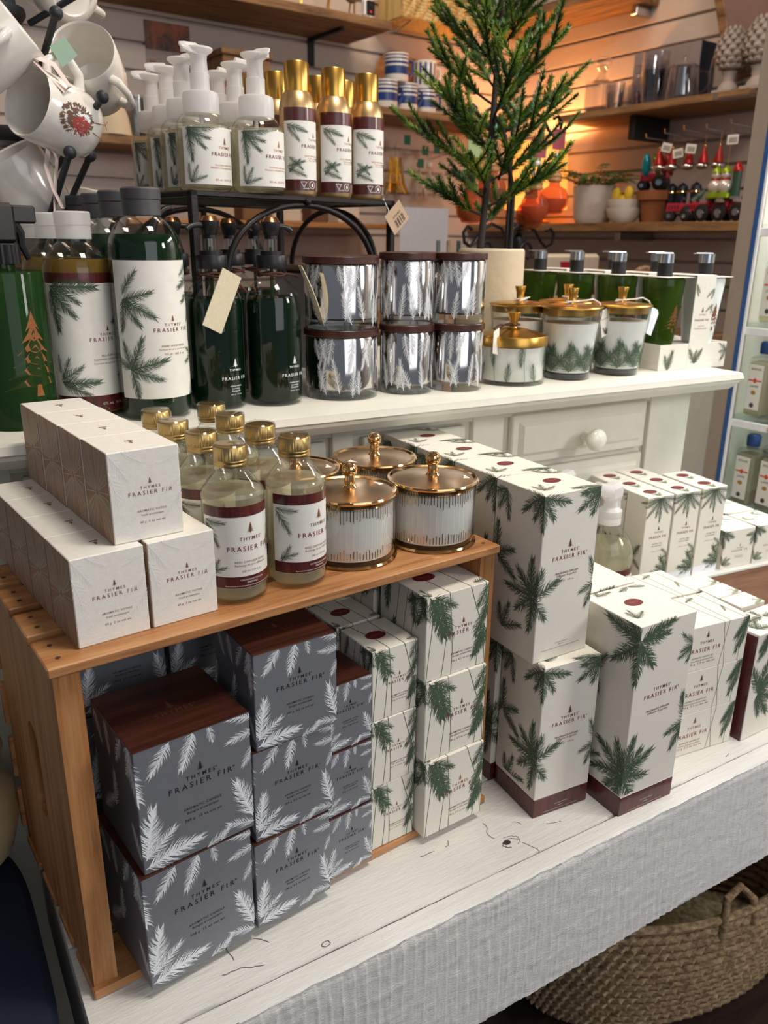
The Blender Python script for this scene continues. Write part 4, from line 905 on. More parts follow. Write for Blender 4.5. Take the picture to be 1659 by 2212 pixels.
M = Matrix.Translation((rw-.020, -.012, rz-.022)) @ Matrix.Rotation(radians(90), 4, 'X') @ Matrix.Rotation(radians(40), 4, 'Z')
mb.prism([(-.003, .003), (.035, .003), (.035, -.030), (-.003, -.030)], .0006, flat('kraft_tag', '#b79b80', .8), M)
TM = Matrix.Translation((0, 0, .0008)); bars = []
for i in range(14):
    if i not in (3, 7, 10): bars += rect(.008+i*.0015, -.026, .008+i*.0015+(.0009 if i % 3 else .0005), -.014, INK)
bars += textw('#75246/2', .018, -.011, .018, INK, 1.)
mb.decal(bars, lambda u, v: tuple(M @ Vector((u, v, .0008)))); mb.build('price_tag', RF)
ZR = rz+.0014
f1, f2, f3 = foam(.15), foam(pi/2+.1), foam(-.25)
FG = 'foaming hand wash bottle'
f1.put((.3460, .4450, ZR), A(8), FG+', front of the left row on the iron riser')
f2.put((.3530, .5150, ZR), A(5), FG+', second in the left row')
f3.put((.3590, .5830, ZR), A(5), FG+', third in the left row')
f1.put((.3630, .6510, ZR), A(-10), FG+', rearmost of the left row')
f2.put((.4140, .4300, ZR), A(6), FG+', front of the right row beside the gold spray cans')
f3.put((.4200, .5000, ZR), A(190), FG+', second in the right row')
f1.put((.4280, .5700, ZR), A(170), FG+', rearmost of the right row')
cn2 = can()
for i, (x, y) in enumerate(((.493, .464), (.555, .470), (.615, .476))): cn2.put((x, y, ZR), A(10-4*i), ('left', 'middle', 'right')[i]+' gold home fragrance spray can of the front three on the iron riser')
for x, y, t in ((.506, .5450, 'gold spray can behind the left front can'), (.502, .600, 'gold spray can rearmost behind the left front can'), (.568, .535, 'gold spray can behind and between the left and middle front cans'), (.618, .540, 'gold spray can behind and between the middle and right front cans')): cn2.put((x, y, ZR), A(10), t)
# silver candles
sl, ss = silver(.0485, .0895), silver(.0365, .0920)
sl.put((.4790, .3360, S_), 0, 'wide silvered glass candle with white sprigs, lower of the wide stack'); sl.put((.4800, .3380, S_+.0898), A(40), 'wide silvered glass candle with brown wood lid, upper of the wide stack')
ss.put((.5715, .3140, S_), 0, 'narrow silvered candle, lower of the stack beside the wide ones'); ss.put((.5720, .3160, S_+.0923), A(60), 'narrow silvered candle, upper of the stack beside the wide ones')
ss.put((.6450, .2930, S_), A(100), 'narrow silvered candle, lower of the stack beside the gold-lidded candles'); ss.put((.6470, .2960, S_+.0923), A(200), 'narrow silvered candle, upper of the stack in front of the tree pot')
sl.put((.5330, .4160, S_), A(90), 'wide silvered candle at the bottom of the rear stack behind the front silver candles'); sl.put((.5340, .4160, S_+.0898), A(150), 'wide silvered candle at the top of the rear stack behind the front silver candles')
ss.put((.6200, .3750, S_), A(30), 'narrow silvered candle at the bottom of the rear narrow stack'); ss.put((.6210, .3760, S_+.0923), A(80), 'narrow silvered candle at the top of the rear narrow stack')
lc = lowcandle(); lc.put((.7530, .2920, S_), A(20), 'low glass candle with flat gold lid and brown suede cord')
tr, tl = tallcandle(); tc_ = Proto(tr, 'candle')
tc_.put((.8210, .3500, S_), A(30), 'tall white fir candle behind the low candle, in front of the tree pot')
tc_.put((.9340, .3530, S_), A(50), 'tall white fir candle mostly hidden behind the two front tall candles')
def hang(t, M, mat, art=None):
    mb = MB(); mb.tube([(.012, -.006, .115), (.035, -.010, .1175), (.046, -.014, .112), (.0500, -.016, .103), (.0505, -.017, .098)], .0011, FROST, 6)
    mb.prism([(-.010, 0), (-.006, .005), (.006, .005), (.011, 0), (.011, -.036), (-.010, -.036)], .0006, mat, M)
    if art: mb.decal(art, lambda u, v: tuple(M @ Vector((u, v, .0008))))
    return mb.build('hanging_tag', t)
a1 = tc_.put((.8540, .2720, S_), A(0), 'tall white fir candle with dark printed tag, left of the two front tall ones')
hang(a1, Matrix.Translation((.0520, -.019, .097)) @ Matrix.Rotation(radians(90), 4, 'X') @ Matrix.Rotation(radians(15), 4, 'Z'), CREAM, fan(0, -.034, (60, 90, 120), .012, INK)+textw('FRASIER FIR', 0, -.010, .014, WINE, 1.1))
a2 = tc_.put((.9560, .2600, S_), A(70), 'tall white fir candle with plain white tag, right of the two front tall ones')
a2.rotation_euler.z = A(-4)
hang(a2, Matrix.Translation((.0540, -.019, .096)) @ Matrix.Rotation(radians(90), 4, 'X') @ Matrix.Rotation(radians(-20), 4, 'Z'), WHITE, line([(-.003, -.008), (-.003, -.03)], .0003, COPPER)+line([(.003, -.010), (.003, -.03)], .0003, WINE))
# on the crate
rd1 = reed(); RL = (('front', 'second', 'third', 'rearmost'))
for i, (x, y) in enumerate(((.1740, .0400), (.1740, .1000), (.1700, .1580), (.1745, .2140))): rd1.put((x, y, ZT), A(-4 if i == 0 else 4), '%s diffuser refill bottle of the left row beside the pearl boxes' % RL[i])
for i, (x, y) in enumerate(((.2360, .0390), (.2325, .0980), (.2290, .1560), (.2350, .2140))): rd1.put((x, y, ZT), A(10), '%s diffuser refill bottle of the right row beside the gold lidded candles' % RL[i])
gj = goldjar()
gj.put((.3120, .0640, ZT), A(10), 'white candle with gold lid, front left of the four on the crate')
gj.put((.4090, .0520, ZT), A(-25), 'white candle with gold lid, front right of the four at the crate end')
gj.put((.4070, .1560, ZT), A(200), 'white candle with gold lid, rear right of the four on the crate'); gj.put((.3090, .1660, ZT), A(-20), 'white candle with gold lid, rear left, mostly hidden by bottles')
# green spray bottle cut by the frame
r = thing('spray_bottle', 'green glass spray bottle with copper fir tree at the left edge of the photo', 'bottle', (.0790, .3720, S_), A(14)); R = .0385
B('bottle', r, lz(SPRGL, [(0, .001), (.036, .0005), (R, .003), (R, .162), (.0375, .1645), (.014, .1655), (.0125, .167), (.0125, .186)]))
B('liquid', r, lz(LIQGRN, [(0, .004), (R-.002, .004), (R-.002, .140), (0, .140)]))
B('dip_tube', r, lambda mb: mb.tube([(0, -.01, .18), (.004, -.022, .12), (.012, -.030, .08), (.010, -.028, .03)], .0026, GRNGL, 8))
ridged(.0185, .172, .192, BLACKP, 48, .0006).build('collar', r)
h = B('trigger_head', r, lambda mb: (mb.box((-.014, -.012, .192), (.016, .012, .232), BLACKP, .004), mb.box((.012, -.008, .212), (.040, .008, .230), BLACKP, .002), mb.tube([(-.01, 0, .222), (-.03, 0, .226), (-.05, 0, .215)], .010, BLACKP, 10)))
B('trigger_lever', h, lambda mb: mb.tube([(.018, 0, .212), (.024, 0, .202), (.024, 0, .190), (.030, 0, .176)], [.006, .005, .004, .003], BLACKP, 8))
mb = MB(); T = []
for i in range(11):
    z = .045+.078*i/11; wd = .0275*(1-i/11)**.9+.003; RR = random.Random(i)
    for s_ in (-1, 1): T.append([(0+s_*.0015, z), (s_*wd, z-.003+RR.uniform(-.001, .001)), (s_*wd*.8, z+.001), (s_*wd*.95, z+.0035), (s_*wd*.55, z+.006), (s_*.001, z+.0105)])
T.append([(-.0015, .036), (.004, .036), (.0025, .05), (-.001, .05)]); T.append([(-.005, .036), (.006, .036), (.004, .038), (-.003, .038)])
mb.decal(tree(0, .036, .090, COPPER), on_cyl(R, .12, .0003)); mb.build('copper_tree_print', r)
# clear linen spray bottles behind the diffuser boxes
def linen():
    r = thing('linen_spray_bottle'); R = .0385
    B('bottle', r, lz(GLASS, [(0, .001), (.036, .001), (R, .004), (R, .125), (.0365, .137), (.030, .152), (.021, .163), (.0145, .170), (.0140, .180)]))
    B('liquid', r, lz(LIQCLR, [(0, .003), (R-.001, .005), (R-.001, .125), (.0355, .137), (.034, .142), (0, .142)]))
    B('collar', r, lambda mb: mb.lathe([(0, .172), (.0165, .172), (.0165, .180), (.0158, .181), (.0165, .182), (.0165, .192), (.010, .197), (.0095, .212), (0, .212)], FROST, 32))
    h = B('trigger_head', r, lambda mb: (mb.box((-.016, -.011, .206), (.018, .011, .232), FROST, .006), mb.tube([(-.012, 0, .222), (-.030, 0, .228), (-.044, 0, .236)], [.011, .009, .007], FROST, 10)))
    B('trigger_lever', h, lambda mb: mb.tube([(.016, 0, .224), (.022, 0, .212), (.020, 0, .200), (.024, 0, .188)], [.006, .005, .004, .003], FROST, 8))
    art = fan(-.036, .085, (0, -30, -60, 40), .026, NEEDLE)+textw('THYMES\u00ae', .008, .088, .030, GOLDINK, 1.2, .01)+textw('FRASIER FIR\u00ae', .008, .074, .046, WINE, 1.2, .01)+textw('LINEN SPRAY', .008, .058, .02, GOLDINK)
    label(r, R, -1.4, 1.4, .02, .112, art, bands=((.102, .112),)); return Proto(r, 'bottle')
for i, (x, y) in enumerate(((.7850, .0990), (.7750, .1700))): smr_ = pln.put((x-.03, y-.017, .0004), 0, 'small white box holding up a clear spray bottle behind the candle sets', 'white boxes under the clear spray bottles'); smr_.scale = (1.6, 1.9, 2.0)
ls = linen(); ls.put((.7950, .1170, .0800), A(10), 'clear linen spray bottle with white trigger beside the room spray boxes'); ls.put((.7850, .1960, .0800), A(15), 'clear spray bottle with white trigger nearest the dresser drawer')
# soap set cartons on the ledge
def soapset():
    r = thing('soap_and_lotion_set'); w, d, h = .150, .088, .042; mb = MB()
    mb.box((0, 0, 0), (w, d, .012), CREAM, .0006); mb.box((.062, -.0004, 0), (.105, .001, .150), CREAM, .0003); mb.box((.062, -.0004, .1500), (.105, d, .1512), CREAM, .0003)
    for x0, x1, zz in ((0, .062, h), (.105, w, h)): mb.box((x0, 0, .012), (x1, .0012, zz), CREAM, .0003)
    mb.box((0, .0012, .012), (.0012, d, h), CREAM, .0003); mb.box((w-.0012, .0012, .012), (w, d, h), CREAM, .0003); mb.box((0, d-.0012, .012), (w, d, h), CREAM, .0003)
    art = fan(.078, .008, (60, 90, 120), .026, NEEDLE)+fan(.02, .0, (80, 110), .03, NEEDLE)+fan(.15, .03, (150, 200, 240), .02, NEEDLE)+fan(.062, .138, (-75, -50), .020, NEEDLE, w=.005)+fan(.105, .130, (215, 250), .020, NEEDLE, w=.005)+fan(.105, .105, (215, 250), .018, NEEDLE, w=.005)
    art += tree(.083, .092, .009, COPPER)+textw('THYMES\u00ae', .083, .087, .015, COPPER)+textw('FRASIER FIR\u00ae', .083, .078, .031, WINE, 1.2, .01)+textw('SINK SET', .083, .069, .014, COPPER)+textw('Ensemble pour l\u2019\u00e9vier', .083, .065, .028, COPPER, 1.)
    a2 = [(m, [p for p in P if all((q[1] < h or .062 < q[0] < .105) for q in p)]) for m, P in art]
    mb.decal(clip(a2, 0, 0, w, .150), lambda u, v: (u, -.0007, v)); mb.build('carton_tray', r)
    mb = MB(); mb.box((.002, .002, .0125), (w-.002, d-.002, h-.004), flat('wood_texture_insert', '#c9c4be', .7, bmp=.6, bsc=300), .001); mb.build('insert', r)
    for x, mt, art_ in ((.032, GRNGL, COPPER), (.122, flat('matte_white_glass', '#dfe3dc', .3), COPPER)):
        Rf = lambda z: .0250+.0095*(z-.04)/.105
        b = B('bottle', r, lambda mb: mb.lathe([(0, h-.003), (.024, h-.003), (Rf(.045), .045), (Rf(.14), .140), (.0335, .1445), (.031, .1462), (0, .1465)], mt, 40, c=(x, .042, 0)))
        B('liquid', b, lambda mb: mb.lathe([(0, .042), (.023, .042), (Rf(.13)-.002, .13), (0, .13)], LIQGRN if mt is GRNGL else mt, 30, c=(x, .042, 0)))
        B('pump_neck', r, lambda mb: mb.lathe([(0, .1466), (.0125, .1466), (.0122, .169), (0, .169)], BLACKP, 28, c=(x, .042, 0)))
        p = B('pump_head', r, lambda mb: mb.lathe([(0, .169), (.0125, .169), (.0125, .183), (0, .1832)], CHROME, 28, c=(x, .042, 0)))
        B('spout', p, lambda mb: mb.box((x-.028, .038, .1834), (x+.010, .046, .1850), CHROME, .0005))
        mb = MB(); mb.decal(shift(tree(0, .060, .045, COPPER), 0, 0), on_cyl(lambda z: Rf(z), .1, .0004)); o = mb.build('copper_tree_print', b); o.location = (x, .042, 0)
    mb = MB(); mb.box((.002, .004, .1472), (w-.002, d-.008, .1480), CREAM, .0003); mb.decal(fan(.04, .02, (30, 80, 150), .02, NEEDLE)+fan(.11, .03, (30, 80, 150), .02, NEEDLE), lambda u, v: (u, v, .1484)); mb.build('top_card', r)
    return Proto(r, 'gift set')
sset = soapset()
for i, (x, y) in enumerate(((1.0300, .2330), (1.0350, .3300), (1.0400, .4280), (1.0480, .5260))): sset.put((x, y, S_), A(-9.8+i), ('front', 'second', 'third', 'rearmost')[i]+' soap and lotion set in a cream carton at the right end of the ledge')
# ---------------------------------------------------------------- potted fir tree
TR = thing('potted_fir_tree', 'artificial fir tree in a rough stone pot on the dresser ledge', 'plant', (.8600, .4620, S_)); TR.scale = (1.1, 1.1, 1.1)
B('pot', TR, lambda mb: mb.lathe([(0, 0), (.046, 0), (.049, .003), (.0505, .10), (.0500, .168), (.0475, .171), (.0445, .168), (.043, .158), (0, .158)], flat('cast_stone', '#c9b99c', .8, bmp=.9, bsc=90), 48))
B('soil', TR, lambda mb: mb.lathe([(0, .1585), (.043, .1585), (.040, .162), (0, .164)], flat('dark_moss', '#2c2518', .9, bmp=1, bsc=200), 30))
tk = [(-.024, .000, .165), (-.008, .010, .247), (.014, .028, .327), (.036, .048, .413), (.055, .064, .486), (.068, .080, .546), (.087, .099, .626), (.098, .11, .70)]
TRUNK = flat('dark_trunk', '#2a211c', .85, bmp=.5, bsc=150)
B('trunk', TR, lambda mb: mb.tube(tk, [.0055, .005, .0047, .0044, .004, .0034, .0026, .0016], TRUNK, 10))
B('trunk', TR, lambda mb: mb.tube([(.028, -.010, .168), (.034, -.004, .25), (.026, .012, .33), (.016, .026, .36)], [.004, .0036, .003, .002], TRUNK, 8))
m_, N, L, bs = new('fir_needles'); n1 = noise(N, L, coords(N, L), 22, 3)
L.new(ramp(N, L, n1, [(.32, lin('#2a4610')), (.5, lin('#4b701d')), (.68, lin('#8fa836'))]), bs.inputs['Base Color']); bs.inputs['Roughness'].default_value = .42; NEED3 = m_
RT = random.Random(21)
def tkat(z):
    for a, b in zip(tk[:-1], tk[1:]):
        if z <= b[2]: t = (z-a[2])/(b[2]-a[2]); return Vector(a).lerp(Vector(b), max(0, t))
    return Vector(tk[-1])
def needles(mb, pts, ln):
    vs = []; fs = []; K = len(pts)
    for i in range(K-1):
        p, q = pts[i], pts[i+1]; t = (q-p); l = t.length; t.normalize(); u = t.orthogonal().normalized(); w = t.cross(u)
        for k in range(max(1, int(l/.00036))):
            f = RT.random(); o = p+(q-p)*f; a = RT.uniform(0, 2*pi); d = u*cos(a)+w*sin(a); tt = (i+f)/(K-1)
            e = (d*RT.uniform(.55, .8)+t*RT.uniform(.6, .9)).normalized(); L_ = ln*RT.uniform(.75, 1.1)*(1-.35*tt**4); s_ = t.cross(d)*.00078
            b = len(vs); m1 = o+e*L_*.5+t*.0004
            vs += [o-s_, o+s_, m1+s_*.9+d*.0002, o+e*L_, m1-s_*.9+d*.0002]; fs.append((b, b+1, b+2, b+3, b+4))
    mb.add(vs, fs, NEED3)
def branch(base, d, L_, sub, up_=.35):
    mb = MB(); n = 9; pts = [Vector(base)]; v = Vector(d).normalized()
    for i in range(n): v = (v+Vector((RT.uniform(-.07, .07), RT.uniform(-.07, .07), up_*.16*(1 if i < 5 else -.1)))).normalized(); pts.append(pts[-1]+v*L_/n)
    mb.tube(pts, [.0017*(1-.7*i/n)+.0003 for i in range(n+1)], TRUNK, 5); needles(mb, pts[2:], .0125)
    for k in range(sub):
        i = 2+int((k+.5)*(n-3)/sub); t = (pts[i+1]-pts[i]).normalized(); sd = t.cross(Vector((0, 0, 1))).normalized()*(1 if k % 2 else -1)
        w = (t*RT.uniform(.7, 1)+sd*RT.uniform(.45, .85)+Vector((0, 0, RT.uniform(.0, .6)))).normalized(); q = [pts[i]]; l2 = L_*RT.uniform(.38, .58)
        for j in range(6): w = (w+Vector((RT.uniform(-.08, .08), RT.uniform(-.08, .08), RT.uniform(-.04, .10)))).normalized(); q.append(q[-1]+w*l2/6)
        mb.tube(q, [.0012]*3+[.0008]*4, TRUNK, 5); needles(mb, q, .0120)
    return mb.build('branch', TR, smooth=False)
NB = 40
for k in range(NB):
    t = k/(NB-1); z = .205+.47*t; b = tkat(z); a = k*2.39996+.5; L_ = .155*(1-.30*t)*RT.uniform(.85, 1.12) if t > .12 else .125*RT.uniform(.8, 1.05)
    el = .25+.55*t; branch(b, (cos(a), sin(a), el), L_, 6 if t < .8 else 4)
for k in range(4): a = k*1.7+.6; branch((.022, .016, .33-.03*k), (cos(a), sin(a)-.2, .4), .09, 5)

# ---------------------------------------------------------------- mug tree
MR = thing('mug_rack', 'dark metal mug rack with ball-tipped arms at the left of the ledge', 'rack')
RKM = flat('rack_grey_metal', '#34363a', .5, .3)
def rk(name, pts, r=.004, **k): mb = MB(); mb.tube(pts, r, RKM, 10, **k); return mb.build(name, MR)
cxr, cyr = .172, .735
for a in (.3, 1.87, 3.44, 5.01):
    mb = MB(); c_, s_ = cos(a), sin(a)
    mb.tube([(cxr+.085*c_, cyr+.085*s_, S_), (cxr+.060*c_, cyr+.060*s_, .70), (cxr+.040*c_, cyr+.040*s_, .90), (cxr+.036*c_, cyr+.036*s_, 1.02)], .0085, RKM, 4); mb.build('upright', MR)
for z, r_ in ((.46, .083), (.695, .068), (.765, .062), (.915, .046)):
    mb = MB(); mb.tube([(cxr+r_*cos(i*pi/16), cyr+r_*sin(i*pi/16), z) for i in range(32)], .0105, RKM, 8, .35, closed=True); mb.build('hoop', MR)
for base, tip in (((.19, .62, .80), (.202, .512, .880)), ((.225, .68, .72), (.243, .500, .795)), ((.18, .62, .62), (.199, .505, .731)), ((.23, .68, .66), (.245, .576, .735)), ((.22, .70, .905), (.271, .630, .935))):
    a = rk('arm', [base, tip], .0042); mb = MB(); mb.sphere(tip, .0078, RKM, 10); mb.build('ball_tip', a)
def mug(name, label_, open_c, axis, roll=0., R=.0410, Lh=.088, art=None, art_in=None, base_art=None, group=None, grip=True):
    "axis points from base to opening"
    z = Vector(axis).normalized(); x = z.orthogonal().normalized(); y = z.cross(x); M = Matrix((x, y, z)).transposed().to_4x4() @ Matrix.Rotation(roll, 4, 'Z')
    M.translation = Vector(open_c)-z*Lh; r = bpy.data.objects.new(name, None); COL.objects.link(r); r.matrix_world = M; r.empty_display_size = .02; tag(r, label_, 'mug', group)
    B('bowl', r, lambda mb: mb.lathe([(0, .003), (R*.62, .003), (R*.66, 0), (R*.74, .001), (R*.90, .006), (R*1.0, .018), (R*1.02, .035), (R, Lh-.002), (R-.0012, Lh), (R-.0030, Lh-.002), (R-.0030, .035), (R-.006, .014), (R*.6, .007), (0, .006)], PORC, 56))
    if grip: B('handle', r, lambda mb: mb.tube([(R-.002, 0, .070), (R+.012, 0, .074), (R+.023, 0, .062), (R+.024, 0, .044), (R+.015, 0, .028), (R-.001, 0, .022)], [.0055, .0050, .0045, .0045, .0050, .0058], PORC, 12, 1.25))
    if art: mb = MB(); mb.decal(art, on_cyl(lambda v: R*1.01, 0, .0007)); mb.build('painted_decoration', r)
    if art_in: mb = MB(); mb.decal(art_in, lambda u, v: (u, v, .0072)); mb.build('inner_decoration', r)
    if base_art: mb = MB(); mb.decal(base_art, lambda u, v: (u, -v, .0028)); mb.build('base_print', r)
    return r
RB = random.Random(3); ROB = flat('robin_red', '#a8433c', .7); RBR = flat('robin_brown', '#6d5140', .7); TWIG = flat('twig_brown', '#7b4a3a', .7); EGG = flat('egg_blue', '#8fb2c4', .6)
rob = []; RS = 1.45
for i in range(420):
    a = RB.uniform(0, 2*pi); r_ = sqrt(RB.random()); x = .0105*r_*cos(a); y = .0150*r_*sin(a)+.002; l = RB.uniform(.0018, .0036); d = atan2(y, x)+RB.uniform(-.6, .6) if r_ > .75 else -1.4+RB.uniform(-.5, .5)
    m1 = ROB if (x+.003)**2/.00004+(y+.002)**2/.00007 < 1 else RBR if (y > .004 or y < -.009 or x > .006) else WHITE
    rob += line([(x, y+.045), (x+l*cos(d), y+l*sin(d)+.045)], .0008, m1)
rob += line([(-.004, .029), (-.006, .019), (-.010, .016)], .0006, TWIG)+line([(.004, .029), (.006, .018), (.010, .016)], .0006, TWIG)+line([(.003, .016), (.009, .020)], .0006, TWIG)
for i in range(40): x, y = RB.uniform(-.03, .03), RB.uniform(.01, .075); rob += disc(x, y, .0003, .0003, TWIG, 5)
rob2 = [(m, [[(x*RS, .043+(y-.043)*RS) for x, y in p] for p in P]) for m, P in rob]
mug('mug', 'white mug with a painted robin, hanging tilted with its opening to the left', (.161, .524, .786), (-.873, -.412, .26), roll=2.2, art=shift(rob2, 0, 0), art_in=disc(-.01, .01, .004, .006, EGG, 14))
mug('mug', 'white mug hanging with its plain inside facing the viewer', (.242, .559, .854), (-.468, -.785, .407), roll=1.6)
mug('mug', 'white mug cut off by the top left corner of the photo, mouth to the right', (.160, .520, .866), (.723, -.329, .608), roll=2.4, art=line([(-.01, .05), (-.006, .045), (-.002, .05)], .0006, TWIG))
fl = []
for i, (t, w_) in enumerate((('and Friends', .022),)): fl += textw(t, 0, .004-i*.006, w_, INK, 1., .02)
mug('mug', 'white mug hanging upside down showing the printed text on its base', (.258, .735, .968), (-.089, .937, .339), roll=1.2, base_art=fl)
mug('mug', 'white mug with brown animal print low on the rack at the left edge', (.150, .610, .735), (-.5, -.1, .85), roll=1.0, art=[(m, P) for m, P in shift(rob, .05, 0)])
mug('mug', 'white mug behind the lowest rack arm above the grey caps', (.290, .690, .690), (.2, -.3, .9), roll=1.0)
mug('mug', 'white mug low on the rack above the concentrate caps', (.185, .640, .675), (-.2, -.4, .6), roll=4.0, art=shift(rob, .0, 0))
for nm, pts in (('ribbon', [(.168, .505, .832), (.190, .500, .824), (.205, .498, .802), (.198, .498, .796), (.183, .502, .812), (.170, .506, .826)]), ('ribbon', [(.186, .540, .745), (.176, .530, .715), (.181, .528, .690), (.190, .528, .668), (.180, .530, .655), (.184, .532, .690), (.192, .538, .725), (.187, .540, .745)])):
    mb = MB(); mb.tube(pts, .0050, flat('pale_pink_ribbon', '#d9c6bf', .6) if 'pale_pink_ribbon' not in MT else MT['pale_pink_ribbon'], 8, .15); o = mb.build(nm); tag(o, 'pale pink ribbon tied round the handle of the robin mug' if pts[0][2] > .8 else 'pale pink ribbon bow hanging from the lower rack hoop', 'ribbon')
mb = MB(); mb.prism([(0, 0), (.024, .008), (.018, .030), (-.004, .024)], .0006, flat('sage_tag', '#8fa894', .7), Matrix.Translation((.205, .520, .825)) @ Matrix.Rotation(A(85), 4, 'X') @ Matrix.Rotation(A(20), 4, 'Z')); tag(mb.build('gift_tag'), 'sage green paper tag between the two upper mugs', 'tag')

# ---------------------------------------------------------------- basket, jug and cloth
BK = thing('wicker_basket', 'oval palm leaf basket on the dark floor under the table', 'basket', (.985, .065, -.62), A(-16))
m_, N, L, bs = new('palm_leaf'); v = coords(N, L, (1, 1, 1))
L.new(ramp(N, L, noise(N, L, coords(N, L, (30, 30, 60)), 3, 4), [(.3, lin('#5f4a33')), (.55, lin('#a08663')), (.8, lin('#c2aa85'))]), bs.inputs['Base Color']); bs.inputs['Roughness'].default_value = .75; PALM = m_
def braid(name, rows, z0, dz, fa, fb):
    mb = MB(); RR = random.Random(1)
    for j in range(rows):
        t = j/(rows-1); z = z0+dz*j; a_, b_ = fa(t), fb(t); n = 84
        for i in range(n):
            t0 = 2*pi*(i+(.5 if j % 2 else 0))/n; t1 = t0+2*pi/n*1.15; q = []
            p0 = Vector((a_*cos(t0), b_*sin(t0), z-dz*.42)); p1 = Vector((a_*cos(t1), b_*sin(t1), z+dz*.42)); o_ = Vector((cos(t0)/a_, sin(t0)/b_, 0)).normalized()
            mid = (p0+p1)/2+o_*(.0035+RR.uniform(0, .0015)); mb.tube([p0, mid, p1], [.0045, dz*.42, .0040], PALM, 6, .55)
        pts = [(a_*.985*cos(2*pi*i/60), b_*.985*sin(2*pi*i/60), z) for i in range(60)]; mb.tube(pts, dz*.42, PALM, 6, closed=True)
    return mb.build(name, BK)
braid('woven_side', 13, .012, .0165, lambda t: .270+.020*min(1, t*1.6), lambda t: .135+.020*min(1, t*1.6))
mb = MB(); mb.tube([(.290*cos(2*pi*i/64), .155*sin(2*pi*i/64), .228) for i in range(64)], .0075, PALM, 8, closed=True); mb.build('rim', BK)
mb = MB(); mb.lathe([(0, 0), (1, 0), (1, .006), (0, .006)], PALM, 48, M=Matrix.Diagonal((.265, .132, 1, 1))); mb.build('base', BK)
for s_ in (-1, 1):
    mb = MB(); mb.tube([(-.012, s_*.160, .190), (-.014, s_*.161, .225), (-.004, s_*.150, .262), (.030, s_*.140, .268), (.052, s_*.150, .245), (.055, s_*.158, .200)], .0065, PALM, 10); mb.build('handle', BK)
st = thing('stool', 'stool draped in dark navy cloth at the left of the table', 'stool', (-.198, .120, -.62), radians(-4.7))
NAVYJ = flat('navy_cloth', '#141c33', .9, bmp=.35, bsc=300)
mb = MB(); vs = []; fs = []; n = 72; lv = [(.0, .608), (.96, .608), (1., .600), (1.0, .55), (1.0, .35), (1.02, .2), (1.03, .01)]
for k, z in lv:
    for i in range(n): a = 2*pi*i/n; w_ = 1+(.04*sin(a*9+z*3)*(.55-z) if z < .5 else 0); c4 = (abs(cos(a))**4+abs(sin(a))**4)**-.25; vs.append((.178*k*w_*c4*cos(a), .205*k*w_*c4*sin(a), z))
for j in range(len(lv)-1):
    for i in range(n): fs.append((j*n+i, (j+1)*n+i, (j+1)*n+(i+1) % n, j*n+(i+1) % n))
mb.add(vs, fs, NAVYJ); mb.build('navy_cloth', st)
for x in (-.12, .12):
    for y in (-.14, .14): mb = MB(); mb.box((x-.015, y-.015, 0), (x+.015, y+.015, .59), SHELFW, .001); mb.build('leg', st)
jg = tag(B('ceramic_jar', None, lambda mb: mb.lathe([(0, 0), (.045, 0), (.072, .018), (.082, .055), (.078, .085), (.060, .108), (.058, .112), (.070, .120), (.074, .135), (.068, .165), (.052, .180), (.050, .192), (.056, .198), (.050, .200), (.044, .192), (.044, .18), (0, .17)], flat('straw_glazed_ceramic', '#c6b48e', .25, coat=.4, var=.1, bsc=20), 48)), 'straw glazed ceramic jar standing behind the left end of the crate', 'jar')
jg.location = (-.082, .262, -.0118)
# ---------------------------------------------------------------- shelves and goods on the two walls
BLK = flat('black_bracket', '#191817', .5)
def shelf(name, label_, a, b, mat): return tag(B(name, None, lambda mb: mb.box(a, b, mat, .002)), label_, 'shelf')
def brk(parent, p, dx, dy):
    mb = MB(); mb.box((p[0]-.013, p[1]-.004, p[2]-.085), (p[0]+.013, p[1], p[2]), BLK, .001); mb.tube([(p[0], p[1]-.002, p[2]-.005), (p[0], p[1]-.2, p[2]-.005)], .008, BLK, 4); return mb.build('bracket', parent)
s1 = shelf('wall_shelf', 'rustic wooden shelf high on the left slatted wall with black bracket', (-.3, 1.84, 1.285), (1.655, 2.099, 1.311), SHELFX)
brk(s1, (1.50, 2.099, 1.284), 0, 0); brk(s1, (.3, 2.099, 1.284), 0, 0)
s2 = shelf('wall_shelf', 'lower rustic shelf on the left wall seen between mugs and soap pumps', (-.3, 1.90, .886), (1.03, 2.099, .912), SHELFX)
s3 = shelf('wall_shelf', 'wooden shelf holding blue striped mugs behind the fir tree', (1.645, 1.885, 1.042), (2.22, 2.099, 1.066), SHELFX)
s4 = shelf('wall_shelf', 'low pine shelf on the back wall behind the iron riser', (.75, 1.90, .672), (1.70, 2.099, .690), PINE)
s5 = shelf('wall_shelf', 'wooden shelf holding glassware on the right slatted wall', (2.245, .905, 1.040), (2.479, 1.640, 1.062), SHELFW)
s6 = shelf('wall_shelf', 'wooden shelf holding plant pots and toy tractors on the right wall', (2.235, .860, .672), (2.479, 2.09, .700), SHELFW)
s7 = shelf('wall_shelf', 'highest wooden shelf on the right wall at the top of the photo', (2.245, 1.43, 1.400), (2.479, 2.09, 1.425), SHELFW)
for s_, y, z in ((s5, 1.345, 1.0395), (s6, 1.36, .6715), (s7, 1.47, 1.3995)):
    mb = MB(); mb.box((2.29 if s_ is not s7 else 2.40, y-.012, z-(.075 if s_ is s5 else .03)), (2.4795, y+.012, z-.0002), BLK if s_ is s5 else CHROME, .002); mb.build('bracket', s_)
